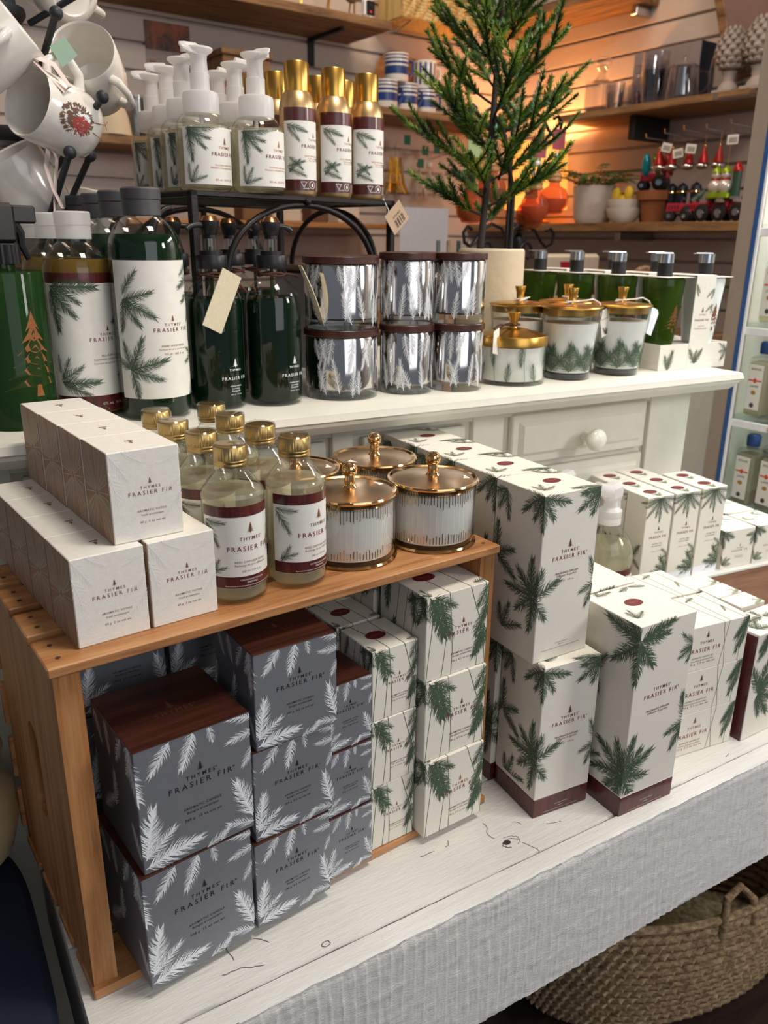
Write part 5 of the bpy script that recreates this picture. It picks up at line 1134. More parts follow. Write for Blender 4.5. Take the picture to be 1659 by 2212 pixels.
mb = MB(); mb.box((2.20, .84, 1.034), (2.24, .98, 1.040), GLASST, .001); mb.box((2.195, .975, 1.032), (2.202, .985, 1.052), CHROME, .001); tag(mb.build('glass_shelf'), 'small clear glass shelf projecting at the end of the glassware shelf', 'shelf')
# figures on the top left shelf
FEA = flat('grey_feathers', '#9a8f84', .9, var=.3, bmp=1, bsc=80)
for i, x in enumerate((1.08, 1.17, 1.27, 1.37, 1.47, 1.56)):
    t = thing('bird_figurine', '%s grey feather bird with gold legs on the top left shelf, counted from the left' % ('first', 'second', 'third', 'fourth', 'fifth', 'sixth')[i], 'figurine', (x, 1.93, 1.3115), .3*i, 'feather birds on the top left shelf')
    B('body', t, lambda mb: mb.sphere((0, 0, .085), .032, FEA, 12, (1.2, .8, 1)))
    for s_ in (-1, 1): B('leg', t, lambda mb: mb.tube([(s_*.014, 0, .06), (s_*.016, .004, .03), (s_*.014, 0, 0), (s_*.014, -.016, .002)], .0030, BRASS, 6))
t = thing('security_camera', 'small white security camera with black face on the top left shelf', 'camera', (1.610, 1.900, 1.3115), 0)
B('housing', t, lambda mb: mb.box((-.020, 0, .016), (.020, .030, .066), WHITE, .006)); B('lens_face', t, lambda mb: (mb.box((-.016, -.0030, .020), (.016, .0005, .062), BLACKP, .003), mb.sphere((0, -.003, .046), .005, INK, 8)))
B('status_light', t, lambda mb: mb.sphere((0, -.0034, .030), .0016, flat('red_led', '#ff2010', .4, emit='#ff2010', es=3), 8)); B('foot', t, lambda mb: mb.lathe([(0, 0), (.018, 0), (.016, .004), (.004, .006), (.004, .018), (0, .018)], WHITE, 16))
t = thing('poster', 'food photo poster on the left wall behind the soap pumps', 'poster', (.915, 2.0985, 1.06), 0)
PM = wood('dark_food_photo', '#171312', '#4d3a30', '#a8562c', (14, 14, 9), .5)
B('photo', t, lambda mb: mb.box((0, -.001, .12), (.145, 0, .198), PM)); B('text_area', t, lambda mb: (mb.box((0, -.001, -.04), (.145, -.0001, .1199), flat('poster_taupe', '#9b8d86', .7)), mb.box((.01, -.0014, .065), (.03, -.0011, .09), PM), mb.box((.05, -.0014, -.02), (.075, -.0011, .05), flat('poster_pale', '#c9bfb6', .7))))
t = thing('honeycomb_ornament', 'honeycomb textured cone ornament with bark trim on the lower left shelf', 'ornament', (.735, 1.955, .9125), 0)
B('cone', t, lambda mb: mb.lathe([(0, 0), (.062, 0), (.055, .05), (.035, .11), (.012, .165), (0, .18)], flat('knobbly_cream', '#cbb89b', .8, bmp=1.2, bsc=60), 24)); B('bark_trim', t, lambda mb: mb.tube([(-.055, -.02, .01), (-.040, -.022, .09), (-.008, -.015, .18)], .010, SHELFW, 8, .5))
for i, (x, y) in enumerate(((.815, 1.95), (.875, 1.98), (.845, 2.04))):
    tag(B('glass_tumbler', None, lambda mb: mb.lathe([(0, 0), (.028, 0), (.034, .11), (.0325, .11), (.027, .004), (0, .004)], GLASST, 24)), 'clear glass tumbler %s the honeycomb cone on the lower left shelf' % ('nearest', 'second from', 'behind the others by')[i], 'glass', 'tumblers on the lower left shelf').location = (x, y, .9125)
for i, (x, z, w_, h_) in enumerate(((1.10, .912+.0, .10, .20), (1.215, .95, .085, .20))):
    pass
t = thing('wooden_box', 'brown wooden box mounted on the back wall behind the soap pumps', 'box', (1.085, 1.92, 1.005)); B('box_body', t, lambda mb: mb.box((0, 0, 0), (.16, .178, .155), SHELFX, .002)); B('lid', t, lambda mb: mb.box((-.006, -.006, .1552), (.166, .178, .172), SHELFX, .002))
# blue mugs
def bluemug(label_, loc, stripe=False, g='blue glazed mugs'):
    t = thing('blue_mug', label_, 'mug', loc, 2.9, g); R = .042; prof = [(0, 0), (.040, 0), (R, .004), (R, .088), (R-.003, .088), (R-.003, .008), (0, .008)]
    B('cup', t, lambda mb: mb.lathe(prof, PORC, 32)); 
    mb = MB()
    for z0, z1 in ((.022, .048), (.054, .062), (.068, .073), (.079, .083)) if not stripe else (): mb.lathe([(R+.0003, z0), (R+.0003, z1)], BLUEG, 32)
    if stripe:
        for k in range(14): patch(mb, R, k*.449, k*.449+.2, .01, .08, BLUEG)
    mb.build('blue_bands', t); B('handle', t, lambda mb: mb.tube([(-R, 0, .07), (-R-.018, 0, .068), (-R-.022, 0, .045), (-R-.012, 0, .025), (-R, 0, .02)], .005, BLUEG if not stripe else PORC, 8)); return t
bluemug('blue and white banded mug on the left of the lower pair on its shelf', (1.700, 1.935, 1.0665)); bluemug('blue and white banded mug on the right of the lower pair, against the fir tree', (1.795, 1.945, 1.0665))
bluemug('blue and white banded mug stacked on top of two others', (1.752, 1.945, 1.1550)); bluemug('blue mug behind the stacked banded mugs at the shelf corner', (1.735, 2.035, 1.0665)); bluemug('white mug with vertical blue stripes behind the fir tree', (1.905, 1.980, 1.1550), True); bluemug('blue and white mug under the vertically striped mug', (1.895, 1.965, 1.0665))
t = tag(B('round_board', None, lambda mb: mb.lathe([(0, 0), (.105, 0), (.108, .006), (.105, .014), (0, .014)], PINE, 40, M=Matrix.Translation((1.86, 2.085, 1.182)) @ Matrix.Rotation(A(84), 4, 'X'))), 'round wooden board leaning behind the blue mugs', 'board')
t = thing('raffia_basket', 'hanging straw raffia basket with wavy fringe above the blue mugs', 'basket', (1.90, 1.965, 1.355)); RAF = wood('raffia_straw', '#8d6f3e', '#c6a566', '#dcc38a', (50, 50, 3), .8)
B('woven_top', t, lambda mb: mb.box((-.165, -.07, .065), (.165, .07, .16), RAF, .015))
mb = MB()
for j in range(7): z = .058-.010*j; mb.tube([(-.17+.34*i/40, -.082+.004*j*.3+.004*sin(i*1.3+j), z+.003*sin(i*.8+j)) for i in range(41)], .006, RAF, 6)
mb.build('fringe', t); B('backing', t, lambda mb: mb.box((-.165, -.077, -.01), (.165, .07, .0648), RAF, .003)); B('hook', t, lambda mb: mb.tube([(-.12, .13, -.02), (-.12, .02, -.03), (-.12, -.06, -.012)], .003, CHROME, 6))
# Christmas ornaments on the left wall
def hook(p, q, parent=None, lab=None):
    o = B('wall_hook', parent, lambda mb: mb.tube([p, q, (q[0], q[1]-.004, q[2]+.012)] if abs(q[1]-p[1]) > abs(q[0]-p[0]) else [p, q, (q[0]-.004, q[1], q[2]+.012)], .0022, CHROME, 6))
    return tag(o, lab, 'hook') if lab else o
for i, x in enumerate((1.765, 1.80, 1.835)):
    t = thing('tower_ornament', 'gold glitter tower ornament, %s of the three on the back wall' % ('left', 'middle', 'right')[i], 'ornament', (x, 1.985+.02*i, .80), i*.4, 'gold tower ornaments')
    mb = MB(); GG = flat('gold_glitter', '#b98a2e', .3, .9, bmp=1, bsc=400) if not i else MT['gold_glitter']
    for sx in (-1, 1):
        for sy in (-1, 1): mb.tube([(sx*.026, sy*.026, 0), (sx*.014, sy*.014, .035), (sx*.006, sy*.006, .08), (sx*.002, sy*.002, .125)], [.004, .0035, .003, .002], GG, 5)
    for z, r_ in ((.032, .017), (.070, .009)): mb.box((-r_, -r_, z), (r_, r_, z+.006), GG)
    mb.build('lattice_tower', t); B('cord', t, lambda mb: mb.tube([(0, 0, .125), (0, .004, .150)], .0008, GOLD, 5))
for i, x in enumerate((1.905, 1.955, 2.02)):
    t = thing('feather_ornament', '%s white feather skirt ornament behind the fir tree' % ('left', 'middle', 'right')[i], 'ornament', (x, 2.00, .78), 0, 'white feather ornaments'); mb = MB(); RR = random.Random(i)
    for k in range(60): a = RR.uniform(0, 6.28); mb.tube([(0, 0, .11), (.018*cos(a), .018*sin(a), .06), (.036*cos(a), .036*sin(a), RR.uniform(0, .02))], [.003, .0035, .0008], FEAW if i or k else globals().setdefault('FEAW', flat('white_feathers', '#d8c8b8', .9)), 4, .3)
    mb.build('feather_skirt', t); B('head', t, lambda mb: mb.sphere((0, 0, .125), .012, FEAW, 10))
for x, z, n_ in ((1.80, .945, 'above the gold towers'), (1.93, .945, 'above the feather ornaments'), (2.05, .940, 'right of the feather ornaments')): hook((x, 2.099, z), (x-.03, 1.96, z+.01), None, 'chrome wall hook '+n_)
for i, (x, z) in enumerate(((1.815, .965), (1.90, .935), (1.955, .945), (1.88, .89))): tag(B('green_tag', None, lambda mb: mb.box((x, 1.975, z), (x+.028, 1.977, z+.032), flat('teal_green_tag', '#1f5a45', .7) if not i else MT['teal_green_tag'])), 'small green ornament tag %s on the back wall hooks' % ('at the far left', 'second', 'third', 'lowest')[i], 'tag', 'green ornament tags')
# goods on the low pine shelf and floor rack
t = thing('candle_box', 'grey candle box with dark curved lid behind the pump bottles under the riser', 'box', (.56, .560, S_), A(5)); g = MB(); g.box((0, 0, 0), (.10, .10, .148), GREY, .0008); on_box(g, fan(.09, .148, (200, 240, 270), .03, WHITE)+fan(.02, .148, (-20, -60, -90), .03, WHITE), .1, .1, .148); g.build('carton_body', t); B('lid_flap', t, lambda mb: mb.box((0, 0, .1482), (.1, .1, .160), BROWN, .005))
for i, (x, w_, h_, c_) in enumerate(((1.02, .10, .07, '#b8a48c'), (1.15, .08, .05, '#7d5a3c'), (1.26, .11, .075, '#cdbfae'), (1.41, .07, .06, '#6b4a34'), (1.52, .09, .07, '#d8cbbd'))):
    tag(B('gift_tin', None, lambda mb: mb.box((x, 1.96, .6905), (x+w_, 2.03, .6905+h_), flat('tin_%d' % i, c_, .6), .004)), '%s small %s box on the low pine shelf behind the riser' % (('first', 'second', 'third', 'fourth', 'fifth')[i], ('beige', 'brown', 'pale', 'dark brown', 'cream')[i]), 'box')
tag(B('white_card', None, lambda mb: mb.box((1.52, 1.60, .4105), (1.72, 1.603, .735), flat('pale_blue_card', '#c9cdd8', .6))), 'pale blue-white card standing behind the riser price tag', 'card')
tag(B('clothes_peg', None, lambda mb: (mb.box((1.745, 1.68, .4105), (1.757, 1.695, .715), flat('magenta_red', '#c02038', .5), .002), mb.box((1.765, 1.68, .4105), (1.777, 1.695, .715), MT['magenta_red'], .002))), 'bright red double peg hanging right of the pale card', 'peg')
for i, (x, y, z, r_) in enumerate(((1.18, 1.5, 0, .16), (1.62, 1.45, 0, .14))): pass
cn_ = thing('stock_counter', 'dim wooden counter beyond the dresser in front of the back wall', 'counter', (.7, 1.15, -.62)); B('top', cn_, lambda mb: mb.box((0, 0, 1.00), (1.30, .55, 1.03), SHELFX, .003)); B('cupboard', cn_, lambda mb: mb.box((.02, .02, 0), (1.28, .53, .9998), PAINT, .003))

# ---------------------------------------------------------------- right wall glassware
X5 = 2.335
t = thing('decanter', 'square ribbed glass decanter with faceted stopper, left end of the glass shelf', 'decanter', (X5, 1.530, 1.0625)); mb = MB(); mb.box((-.038, -.038, 0), (.038, .038, .105), GLASSBG, .004)
for k in range(-4, 5):
    for s_ in (-1, 1): mb.tube([(k*.008, s_*.038, .006), (k*.008, s_*.038, .098)], .0022, GLASSBG, 5); mb.tube([(s_*.038, k*.008, .006), (s_*.038, k*.008, .098)], .0022, GLASSBG, 5)
mb.build('body', t); B('neck', t, lambda mb: mb.lathe([(.030, .105), (.015, .118), (.013, .130), (.020, .134)], GLASSBG, 20)); B('stopper', t, lambda mb: (mb.lathe([(0, .135), (.012, .136), (.022, .145), (.012, .154), (.012, .157), (.032, .160), (.032, .176), (.024, .180), (0, .180)], GLASSBG, 8)))
B('spirit', t, lambda mb: mb.box((-.033, -.033, .008), (.033, .033, .020), LIQGLD, .002))
def tumb(lab, loc, r0=.026, r1=.032, h=.09, rib=0, g=None, cat='glass'):
    mb = MB(); mb.lathe([(0, 0), (r0, 0), (r1, h), (r1-.002, h), (r0-.002, .006), (0, .006)], GLASSBG, 28)
    for k in range(rib): a = 2*pi*k/rib; mb.tube([(r0*cos(a), r0*sin(a), .004), ((r0+r1)/2*cos(a), (r0+r1)/2*sin(a), h*.7)], .0014, GLASSBG, 4)
    o = tag(mb.build('drinking_glass'), lab, cat, g); o.location = loc; return o
tumb('ribbed tumbler next to the decanter', (X5-.03, 1.440, 1.0625), rib=20, h=.085); tumb('ribbed tumbler behind the one next to the decanter', (X5+.05, 1.455, 1.0625), rib=20, h=.085)
t = thing('perfume_bottle', 'small clear bottle with square black-edged stopper between tumblers', 'bottle', (X5+.02, 1.385, 1.0625)); B('body', t, lambda mb: mb.lathe([(0, 0), (.030, 0), (.032, .01), (.032, .075), (.012, .092), (.008, .11)], GLASSBG, 20)); B('stopper', t, lambda mb: (mb.box((-.014, -.014, .112), (.014, .014, .135), GLASSBG, .002), mb.tube([(-.014, -.0145, .112), (.014, -.0145, .112), (.014, -.0145, .135), (-.014, -.0145, .135)], .0012, INK, 5, closed=True))); B('inner_flask', t, lambda mb: mb.lathe([(0, .01), (.014, .012), (.012, .045), (.004, .06), (0, .06)], flat('plum_glass', '#4a2030', .2), 16))
for k in range(3): tumb('%s clear tumbler of the nested stack in the middle of the glass shelf' % ('lowest', 'middle', 'top')[k], (X5-.01, 1.300, 1.0625+.026*k), .034, .044, .105, g='nested tumblers')
t = thing('glass_teapot', 'glass jug with lid and looped handle on the glass shelf', 'teapot', (X5-.01, 1.190, 1.0625), -1.2); B('body', t, lambda mb: mb.lathe([(0, 0), (.052, 0), (.054, .006), (.046, .10), (.044, .10), (.050, .006), (0, .005)], GLASSBG, 32)); B('handle', t, lambda mb: mb.tube([(.046, 0, .085), (.075, 0, .082), (.083, 0, .055), (.070, 0, .028), (.052, 0, .022)], .0035, GLASSBG, 8)); B('lid', t, lambda mb: mb.lathe([(.044, .1012), (.036, .108), (.010, .116), (.004, .12), (.007, .13), (0, .137)], GLASSBG, 24)); B('infuser', t, lambda mb: mb.lathe([(0, .02), (.022, .02), (.022, .098)], CHROME, 16))
t = thing('glass_cloche', 'tall glass cloche behind the stone finials', 'cloche', (X5+.05, 1.075, 1.0625)); B('dome', t, lambda mb: mb.lathe([(.052, 0), (.052, .10), (.046, .135), (.025, .155), (.008, .162)], GLASSBG, 28)); B('knob', t, lambda mb: mb.sphere((0, 0, .174), .011, GLASSBG, 10))
t = thing('gift_carton', 'grey and dark blue boxed glass set at the back of the glass shelf', 'box', (2.445, 1.445, 1.0625), 0); B('grey_side', t, lambda mb: mb.box((-.05, -.26, 0), (.03, 0, .185), flat('grey_purple_carton', '#8c7f80', .6), .002)); g = MB(); g.box((-.051, -.262, 0), (.031, -.2603, .185), flat('midnight_blue', '#1b2238', .5), .001); g.build('blue_end', t)
STONE = flat('weathered_stone', '#a59a92', .9, bmp=.7, bsc=120)
for i, (y, s_, tx) in enumerate(((1.020, 1., 'left of the front two'), (.925, 1.07, 'right of the front two'), (.985, .85, 'behind and between the front two'))):
    t = thing('pinecone_finial', 'grey stone pinecone finial on a pedestal, '+tx, 'finial', (2.315+.10*(i == 2), y, 1.0625)); 
    B('plinth', t, lambda mb: mb.box((-.034*s_, -.034*s_, 0), (.034*s_, .034*s_, .012*s_), STONE, .002)); B('pedestal', t, lambda mb: mb.lathe([(.030*s_, .0122*s_), (.028*s_, .022*s_), (.017*s_, .035*s_), (.019*s_, .055*s_), (.024*s_, .062*s_)], STONE, 24))
    mb = MB(); mb.lathe([(0.001, .060*s_), (.032*s_, .075*s_), (.041*s_, .105*s_), (.037*s_, .135*s_), (.022*s_, .165*s_), (0, .180*s_)], STONE, 24)
    for j in range(8):
        z = .070+.0135*j; rr = [.030, .038, .042, .0425, .040, .036, .029, .020][j]
        for k in range(11):
            a = 2*pi*(k+.5*(j % 2))/11; c_, s2 = cos(a), sin(a); w_ = rr*.30; o_ = lambda dz, dr, q: ((rr+dr)*c_*s_-s2*q*s_, (rr+dr)*s2*s_+c_*q*s_, (z+dz)*s_)
            mb.add([o_(0, .002, -w_), o_(.012, .006, -w_*.8), o_(.019, .004, 0), o_(.012, .006, w_*.8), o_(0, .002, w_), o_(.006, .0085, 0)], [(0, 1, 5), (1, 2, 5), (2, 3, 5), (3, 4, 5), (4, 0, 5)], STONE)
    mb.build('pinecone', t, ang=25)
t = thing('picture_frame', 'large wooden frame leaning on the right wall behind the finials', 'frame', (0, 0, 0)); M = Matrix.Translation((2.40, 1.08, 1.105)) @ Matrix.Rotation(A(-8), 4, 'Y') @ Matrix.Rotation(A(90), 4, 'Z') @ Matrix.Rotation(A(90), 4, 'X') @ Matrix.Rotation(A(-14), 4, 'Z')
FRM = wood('frame_wood', '#4a3222', '#7b5538', '#96704e', (40, 3, 40), .5)
mb = MB(); [mb.box(a, b, FRM, .002, M) for a, b in (((-.36, 0, 0), (-.335, .42, .02)), ((-.03, 0, 0), (0, .42, .02)), ((-.334, 0, 0), (-.031, .025, .02)), ((-.334, .395, 0), (-.031, .42, .02)))]; mb.build('frame', t); mb = MB(); mb.box((-.334, .026, .002), (-.031, .394, .008), flat('muted_plum_print', '#8a6f68', .25, coat=.5), 0, M); mb.build('print', t)
# lamp
t = thing('table_lamp', 'warm glowing drum lamp on the right wall shelf behind the fir tree', 'lamp', (2.33, 1.800, .7005)); B('base', t, lambda mb: mb.lathe([(0, 0), (.06, 0), (.06, .01), (.015, .02), (.012, .10), (0, .10)], BRASS, 24))
m_, N, L, bs = new('lit_lampshade'); bs.inputs['Base Color'].default_value = lin('#e0b070'); bs.inputs['Emission Color'].default_value = lin('#ff9a3c'); bs.inputs['Emission Strength'].default_value = 1.5
L.new(ramp(N, L, noise(N, L, coords(N, L), 60, 2), [(.3, lin('#d8a868')), (.7, lin('#e4b878'))]), bs.inputs['Base Color'])
B('lamp_shade', t, lambda mb: mb.lathe([(.120, .055), (.105, .290), (.103, .290), (.118, .055)], m_, 40)); B('pole', t, lambda mb: mb.lathe([(0, .1001), (.006, .1001), (.006, .22), (0, .22)], BRASS, 12))
ld = bpy.data.lights.new('lamp_bulb', 'POINT'); ld.energy = 9; ld.color = (1., .52, .18); ld.shadow_soft_size = .03; lo = bpy.data.objects.new('lamp_bulb', ld); COL.objects.link(lo); lo.parent = t; lo.location = (0, 0, .235)
# lower right shelf
X6 = 2.315
t = thing('potted_fern', 'white pot with green fern beside the lamp', 'plant', (X6, 1.500, .7005)); B('pot', t, lambda mb: mb.lathe([(0, 0), (.058, 0), (.068, .02), (.076, .125), (.072, .125), (.066, .10), (0, .10)], flat('speckled_white_pot', '#cfc3bd', .7), 36))
FERN = flat('fern_green', '#35501f', .6, var=.3); RR = random.Random(9)
for k in range(22):
    a = k*2.4; mb = MB(); l = RR.uniform(.17, .26); pts = [Vector((.03*cos(a), .03*sin(a), .10))]; v = Vector((cos(a)*.7, sin(a)*.7, 1.2+.8*(k%3))).normalized()
    for i in range(10): v = (v+Vector((cos(a)*.12, sin(a)*.12, -.14))).normalized(); pts.append(pts[-1]+v*l/10)
    mb.tube(pts, .0012, FERN, 4)
    for i in range(1, 11):
        for s_ in (-1, 1):
            sd = Vector((-sin(a), cos(a), .1))*s_; w_ = .036*(1-i/13); p = pts[i]; q = p+sd*w_+v*.006; mb.add([p, p+sd*w_*.5+Vector((0, 0, .003)), q, p+sd*w_*.5+v*.009], [(0, 1, 2, 3)], FERN)
    mb.build('frond', t, smooth=False)
t = tag(B('serving_bowl', None, lambda mb: mb.lathe([(0, 0), (.034, 0), (.052, .018), (.062, .048), (.059, .048), (.048, .02), (0, .006)], PORC, 32)), 'white bowl with side tabs, lower of the two by the fern pot', 'bowl'); t.location = (X6-.02, 1.345, .7005)
t = tag(B('serving_bowl', None, lambda mb: mb.lathe([(0, 0), (.040, 0), (.053, .018), (.060, .040), (.057, .040), (.05, .02), (0, .006)], PORC, 32)), 'white bowl holding yellow dishes, upper of the two by the fern pot', 'bowl'); t.location = (X6-.02, 1.345, .7360)
YEL = flat('lemon_yellow', '#d8b422', .5)
for i, (dy, dz) in enumerate(((.030, .052), (-.022, .055), (.004, .040))): tag(B('yellow_dish', None, lambda mb: mb.sphere((0, 0, 0), .021, YEL, 14, (.6, .8, 1.3 if i < 2 else .7))), 'yellow ceramic dish %s in the white bowl' % ('upright on the left', 'upright on the right', 'lying in the middle')[i], 'dish').location = (X6-.03, 1.345+dy, .7360+dz)
def terr(loc, s_, lab): t = tag(B('terracotta_pot', None, lambda mb: mb.lathe([(0, 0), (.036*s_, 0), (.048*s_, .075*s_), (.056*s_, .075*s_), (.056*s_, .105*s_), (.050*s_, .105*s_), (.046*s_, .08*s_), (0, .08*s_)], TERRA, 32)), lab, 'pot'); t.location = loc
terr((X6, 1.240, .7005), .95, 'terracotta flowerpot between the bowls and the toy tractors'); terr((X6+.09, 1.315, .7005), 1.0, 'terracotta flowerpot behind the white bowls')
TRD = flat('tractor_red', '#b01c30', .45); TYR = flat('tyre_black', '#151313', .7); TREEG = flat('bottle_green_glaze', '#2c4a38', .4)
def tractor(lab, loc, rz, s_=1., extra=True):
    t = thing('toy_tractor', lab, 'ornament', loc, rz); t.scale = (s_,)*3
    B('bonnet', t, lambda mb: (mb.box((-.045, -.014, .030), (.016, .014, .056), TRD, .003), [mb.box((-.038+.009*k, -.0146, .038), (-.034+.009*k, -.0138, .050), TYR) for k in range(4)])); B('body', t, lambda mb: (mb.box((.017, -.012, .024), (.045, .012, .040), TRD, .002), mb.box((.034, -.016, .040), (.048, .016, .062), TRD, .003)))
    for x, r_ in ((.026, .026), (-.032, .017)):
        for s2 in (-1, 1): w = B('wheel', t, lambda mb: mb.lathe([(0, -.006), (r_*.8, -.006), (r_, -.003), (r_, .003), (r_*.8, .006), (0, .006)], TYR, 24, M=Matrix.Translation((x, s2*.022, r_)) @ Matrix.Rotation(pi/2, 4, 'X'))); B('hub', w, lambda mb: mb.lathe([(0, 0), (r_*.45, 0), (r_*.4, .003), (0, .003)], CHROME, 12, M=Matrix.Translation((x, s2*.0285, r_)) @ Matrix.Rotation(s2*-pi/2, 4, 'X')))
    if extra: B('fir_tree', t, lambda mb: mb.lathe([(.016, 0), (.010, .02), (.012, .022), (.006, .04), (0, .055)], TREEG, 10, M=Matrix.Translation((.035, 0, .060)) @ Matrix.Rotation(A(40), 4, 'Y')))
    B('hanger', t, lambda mb: mb.tube([(0, 0, .056), (0, 0, .068), (.004, 0, .074), (.008, 0, .068)], .0012, CHROME, 5)); return t
for y, lab, rz in ((1.110, 'red toy tractor with green tree, leftmost of those on the shelf board', -1.1), (1.045, 'red toy tractor second from the left on the shelf board', -1.6), (.985, 'red toy tractor third from the left on the shelf board', -1.6), (.925, 'red toy tractor beside the grey post on the shelf board', -1.6)): tractor(lab, (2.285, y, .7005), rz)
tractor('red toy tractor with tree standing on a terracotta pot', (X6+.085, 1.315, .8065), -1.2)
# hanging glass ornaments
for i, (y, z) in enumerate(((1.24, .960), (1.17, .968), (1.10, .972), (1.02, .968), (.94, .975))): hook((2.479, y, z-.005), (2.26, y+.015, z), None, 'chrome display hook, %s from the left over the ornaments' % ('first', 'second', 'third', 'fourth', 'fifth')[i])
for i, y in enumerate((1.205, 1.165, 1.110, 1.065, 1.020)):
    t = thing('gnome_ornament', 'red-hatted glass sleigh ornament, %s from the left' % ('first', 'second', 'third', 'fourth', 'fifth')[i], 'ornament', (2.27+.012*i, y, .855), i*.3, 'red-hatted glass ornaments')
    B('sleigh', t, lambda mb: mb.sphere((0, 0, .012), .016, SILVER, 12, (1, 1.5, .7))); B('hat', t, lambda mb: mb.lathe([(.015, .020), (.013, .035), (.006, .058), (0, .070)], REDG, 16)); B('bead', t, lambda mb: mb.sphere((0, 0, .070), .004, GOLD, 8)); B('thread', t, lambda mb: mb.tube([(0, 0, .072), (.0, 0, .100)], .0007, GOLD, 4))
for i, y in enumerate((.982, .950)):
    t = thing('snowman_ornament', '%s glass snowman ornament with green cap and red scarf' % ('left', 'right')[i], 'ornament', (2.262, y, .770), 0, 'glass snowmen')
    B('body', t, lambda mb: mb.sphere((0, 0, .030), .023, PEARLG if i else globals().setdefault('PEARLG', flat('pearl_glass', '#d8cfc8', .25, .4)), 14)); B('head', t, lambda mb: mb.sphere((0, 0, .062), .015, PEARLG, 12)); B('cap', t, lambda mb: mb.lathe([(.016, .068), (.015, .076), (.006, .085), (0, .092)], LIME if i else globals().setdefault('LIME', flat('lime_glaze', '#8fa81c', .25, .3)), 14)); B('scarf', t, lambda mb: mb.lathe([(.014, .048), (.016, .051), (.014, .054)], REDG, 16)); B('base_snow', t, lambda mb: mb.lathe([(0, -.004), (.024, -.002), (.024, .010), (.016, .013)], LIME, 16)); B('thread', t, lambda mb: mb.tube([(0, 0, .092), (0, 0, .19)], .0007, GOLD, 4))
t = thing('nutcracker_ornament', 'red and green plaid tube ornament with red cap beside the grey post', 'ornament', (2.265, .915, .765)); B('tube_body', t, lambda mb: mb.lathe([(0, 0), (.013, 0), (.013, .075), (0, .075)], TREEG, 16)); B('cap', t, lambda mb: mb.lathe([(.015, .0755), (.014, .086), (.006, .1), (0, .105)], REDG, 16)); B('ring', t, lambda mb: mb.lathe([(.0145, -.001), (.015, .006), (.0135, .007)], SILVER, 16))
t = tag(B('bird_ornament', None, lambda mb: mb.sphere((0, 0, 0), .018, flat('teal_glass', '#107a86', .2, .3), 14, (.8, .8, 2.0))), 'teal glass bird ornament left of the red ornaments', 'ornament'); t.location = (2.29, 1.268, .880)
for i, (y, c_) in enumerate(((1.250, '#3f5a1c'), (1.225, '#7c1420'), (1.200, '#7c1420'))): t = tag(B('parrot_ornament', None, lambda mb: mb.sphere((0, 0, 0), .013, flat('parrot_%s_%d' % (c_[1:3], i), c_, .25, .3), 12, (.8, .8, 3.0), M=Matrix.Rotation(A(-22), 4, 'X'))), '%s long glass ornament between the teal bird and red hats' % ('green', 'dark red first', 'dark red second')[i], 'ornament'); t.location = (2.32, y, .880)
for i, y in enumerate((1.185, 1.145, 1.095)):
    t = thing('bear_ornament', 'dark blue-clad bear ornament, %s of the row under the red hats' % ('left', 'middle', 'right')[i], 'ornament', (2.33, y, .752), 0, 'dark bear ornaments'); DB = MT.get('dark_navy_glaze') or flat('dark_navy_glaze', '#161a26', .35)
    B('body', t, lambda mb: mb.lathe([(0, 0), (.016, 0), (.017, .04), (.019, .042), (.016, .06), (0, .072)], DB, 16)); B('belt', t, lambda mb: mb.lathe([(.0175, .038), (.0198, .041), (.0190, .044)], GOLD, 16)); B('feet', t, lambda mb: mb.sphere((-.008, 0, 0), .010, TYR, 8, (1.4, 1, .6)))
for i, (y, z) in enumerate(((1.175, .925), (1.085, .915), (.945, .930), (1.13, .905))): t = tag(B('price_label', None, lambda mb: (mb.box((-.0006, -.016, -.013), (.0006, .016, .013), LABEL), [mb.box((-.0010, -.012+.004*k, -.009), (-.0007, -.010+.004*k, .006), INK) for k in range(6)])), 'white barcode tag on the ornaments, %s' % ('above the first red hats', 'above the third red hat', 'above the snowmen', 'turned aside by the second hook')[i], 'tag'); t.location = (2.262, y, z); t.rotation_euler = (A(15-8*i), 0, A(15))

# ---------------------------------------------------------------- scroll stand with hanging jars, beyond the tree
SS = thing('scroll_stand', 'black iron scroll stand carrying hanging amber jars behind the fir tree', 'stand'); px, py = 1.20, .78
def scr(name, pts, r=.0036): mb = MB(); mb.tube(pts, r, IRON, 8); return mb.build(name, SS)
scr('pole', [(px, py, .40), (px, py, .885)], .0045)
def arcs(cx_, cz, r, a0, a1, n=14): return [(cx_+r*cos(a0+(a1-a0)*i/n), py-.01*0, cz+r*sin(a0+(a1-a0)*i/n)) for i in range(n+1)]
for z, k in ((.87, 1.), (.64, 1.)):
    for s_ in (-1, 1): scr('scroll_arm', [(px+s_*x, py-.02*abs(x)*4, z+dz) for x, dz in ((0, 0), (.02, .022), (.05, .030), (.08, .018), (.10, -.006), (.115, -.016), (.132, -.008), (.136, .012), (.124, .024), (.112, .018))])
scr('small_scroll', arcs(px+.06, .615, .018, 3.4, -1.2)); scr('small_scroll', arcs(px-.06, .615, .018, -.3, 4.4)); B('foot', SS, lambda mb: mb.lathe([(0, .3955), (.05, .3955), (.05, .402), (0, .404)], IRON, 24, c=(px, py, 0)))
AMB = mixt('amber_liquid', '#c65a1e', .35, .05); PNK = mixt('pink_ribbed_glass', '#e8895a', .72, .05)
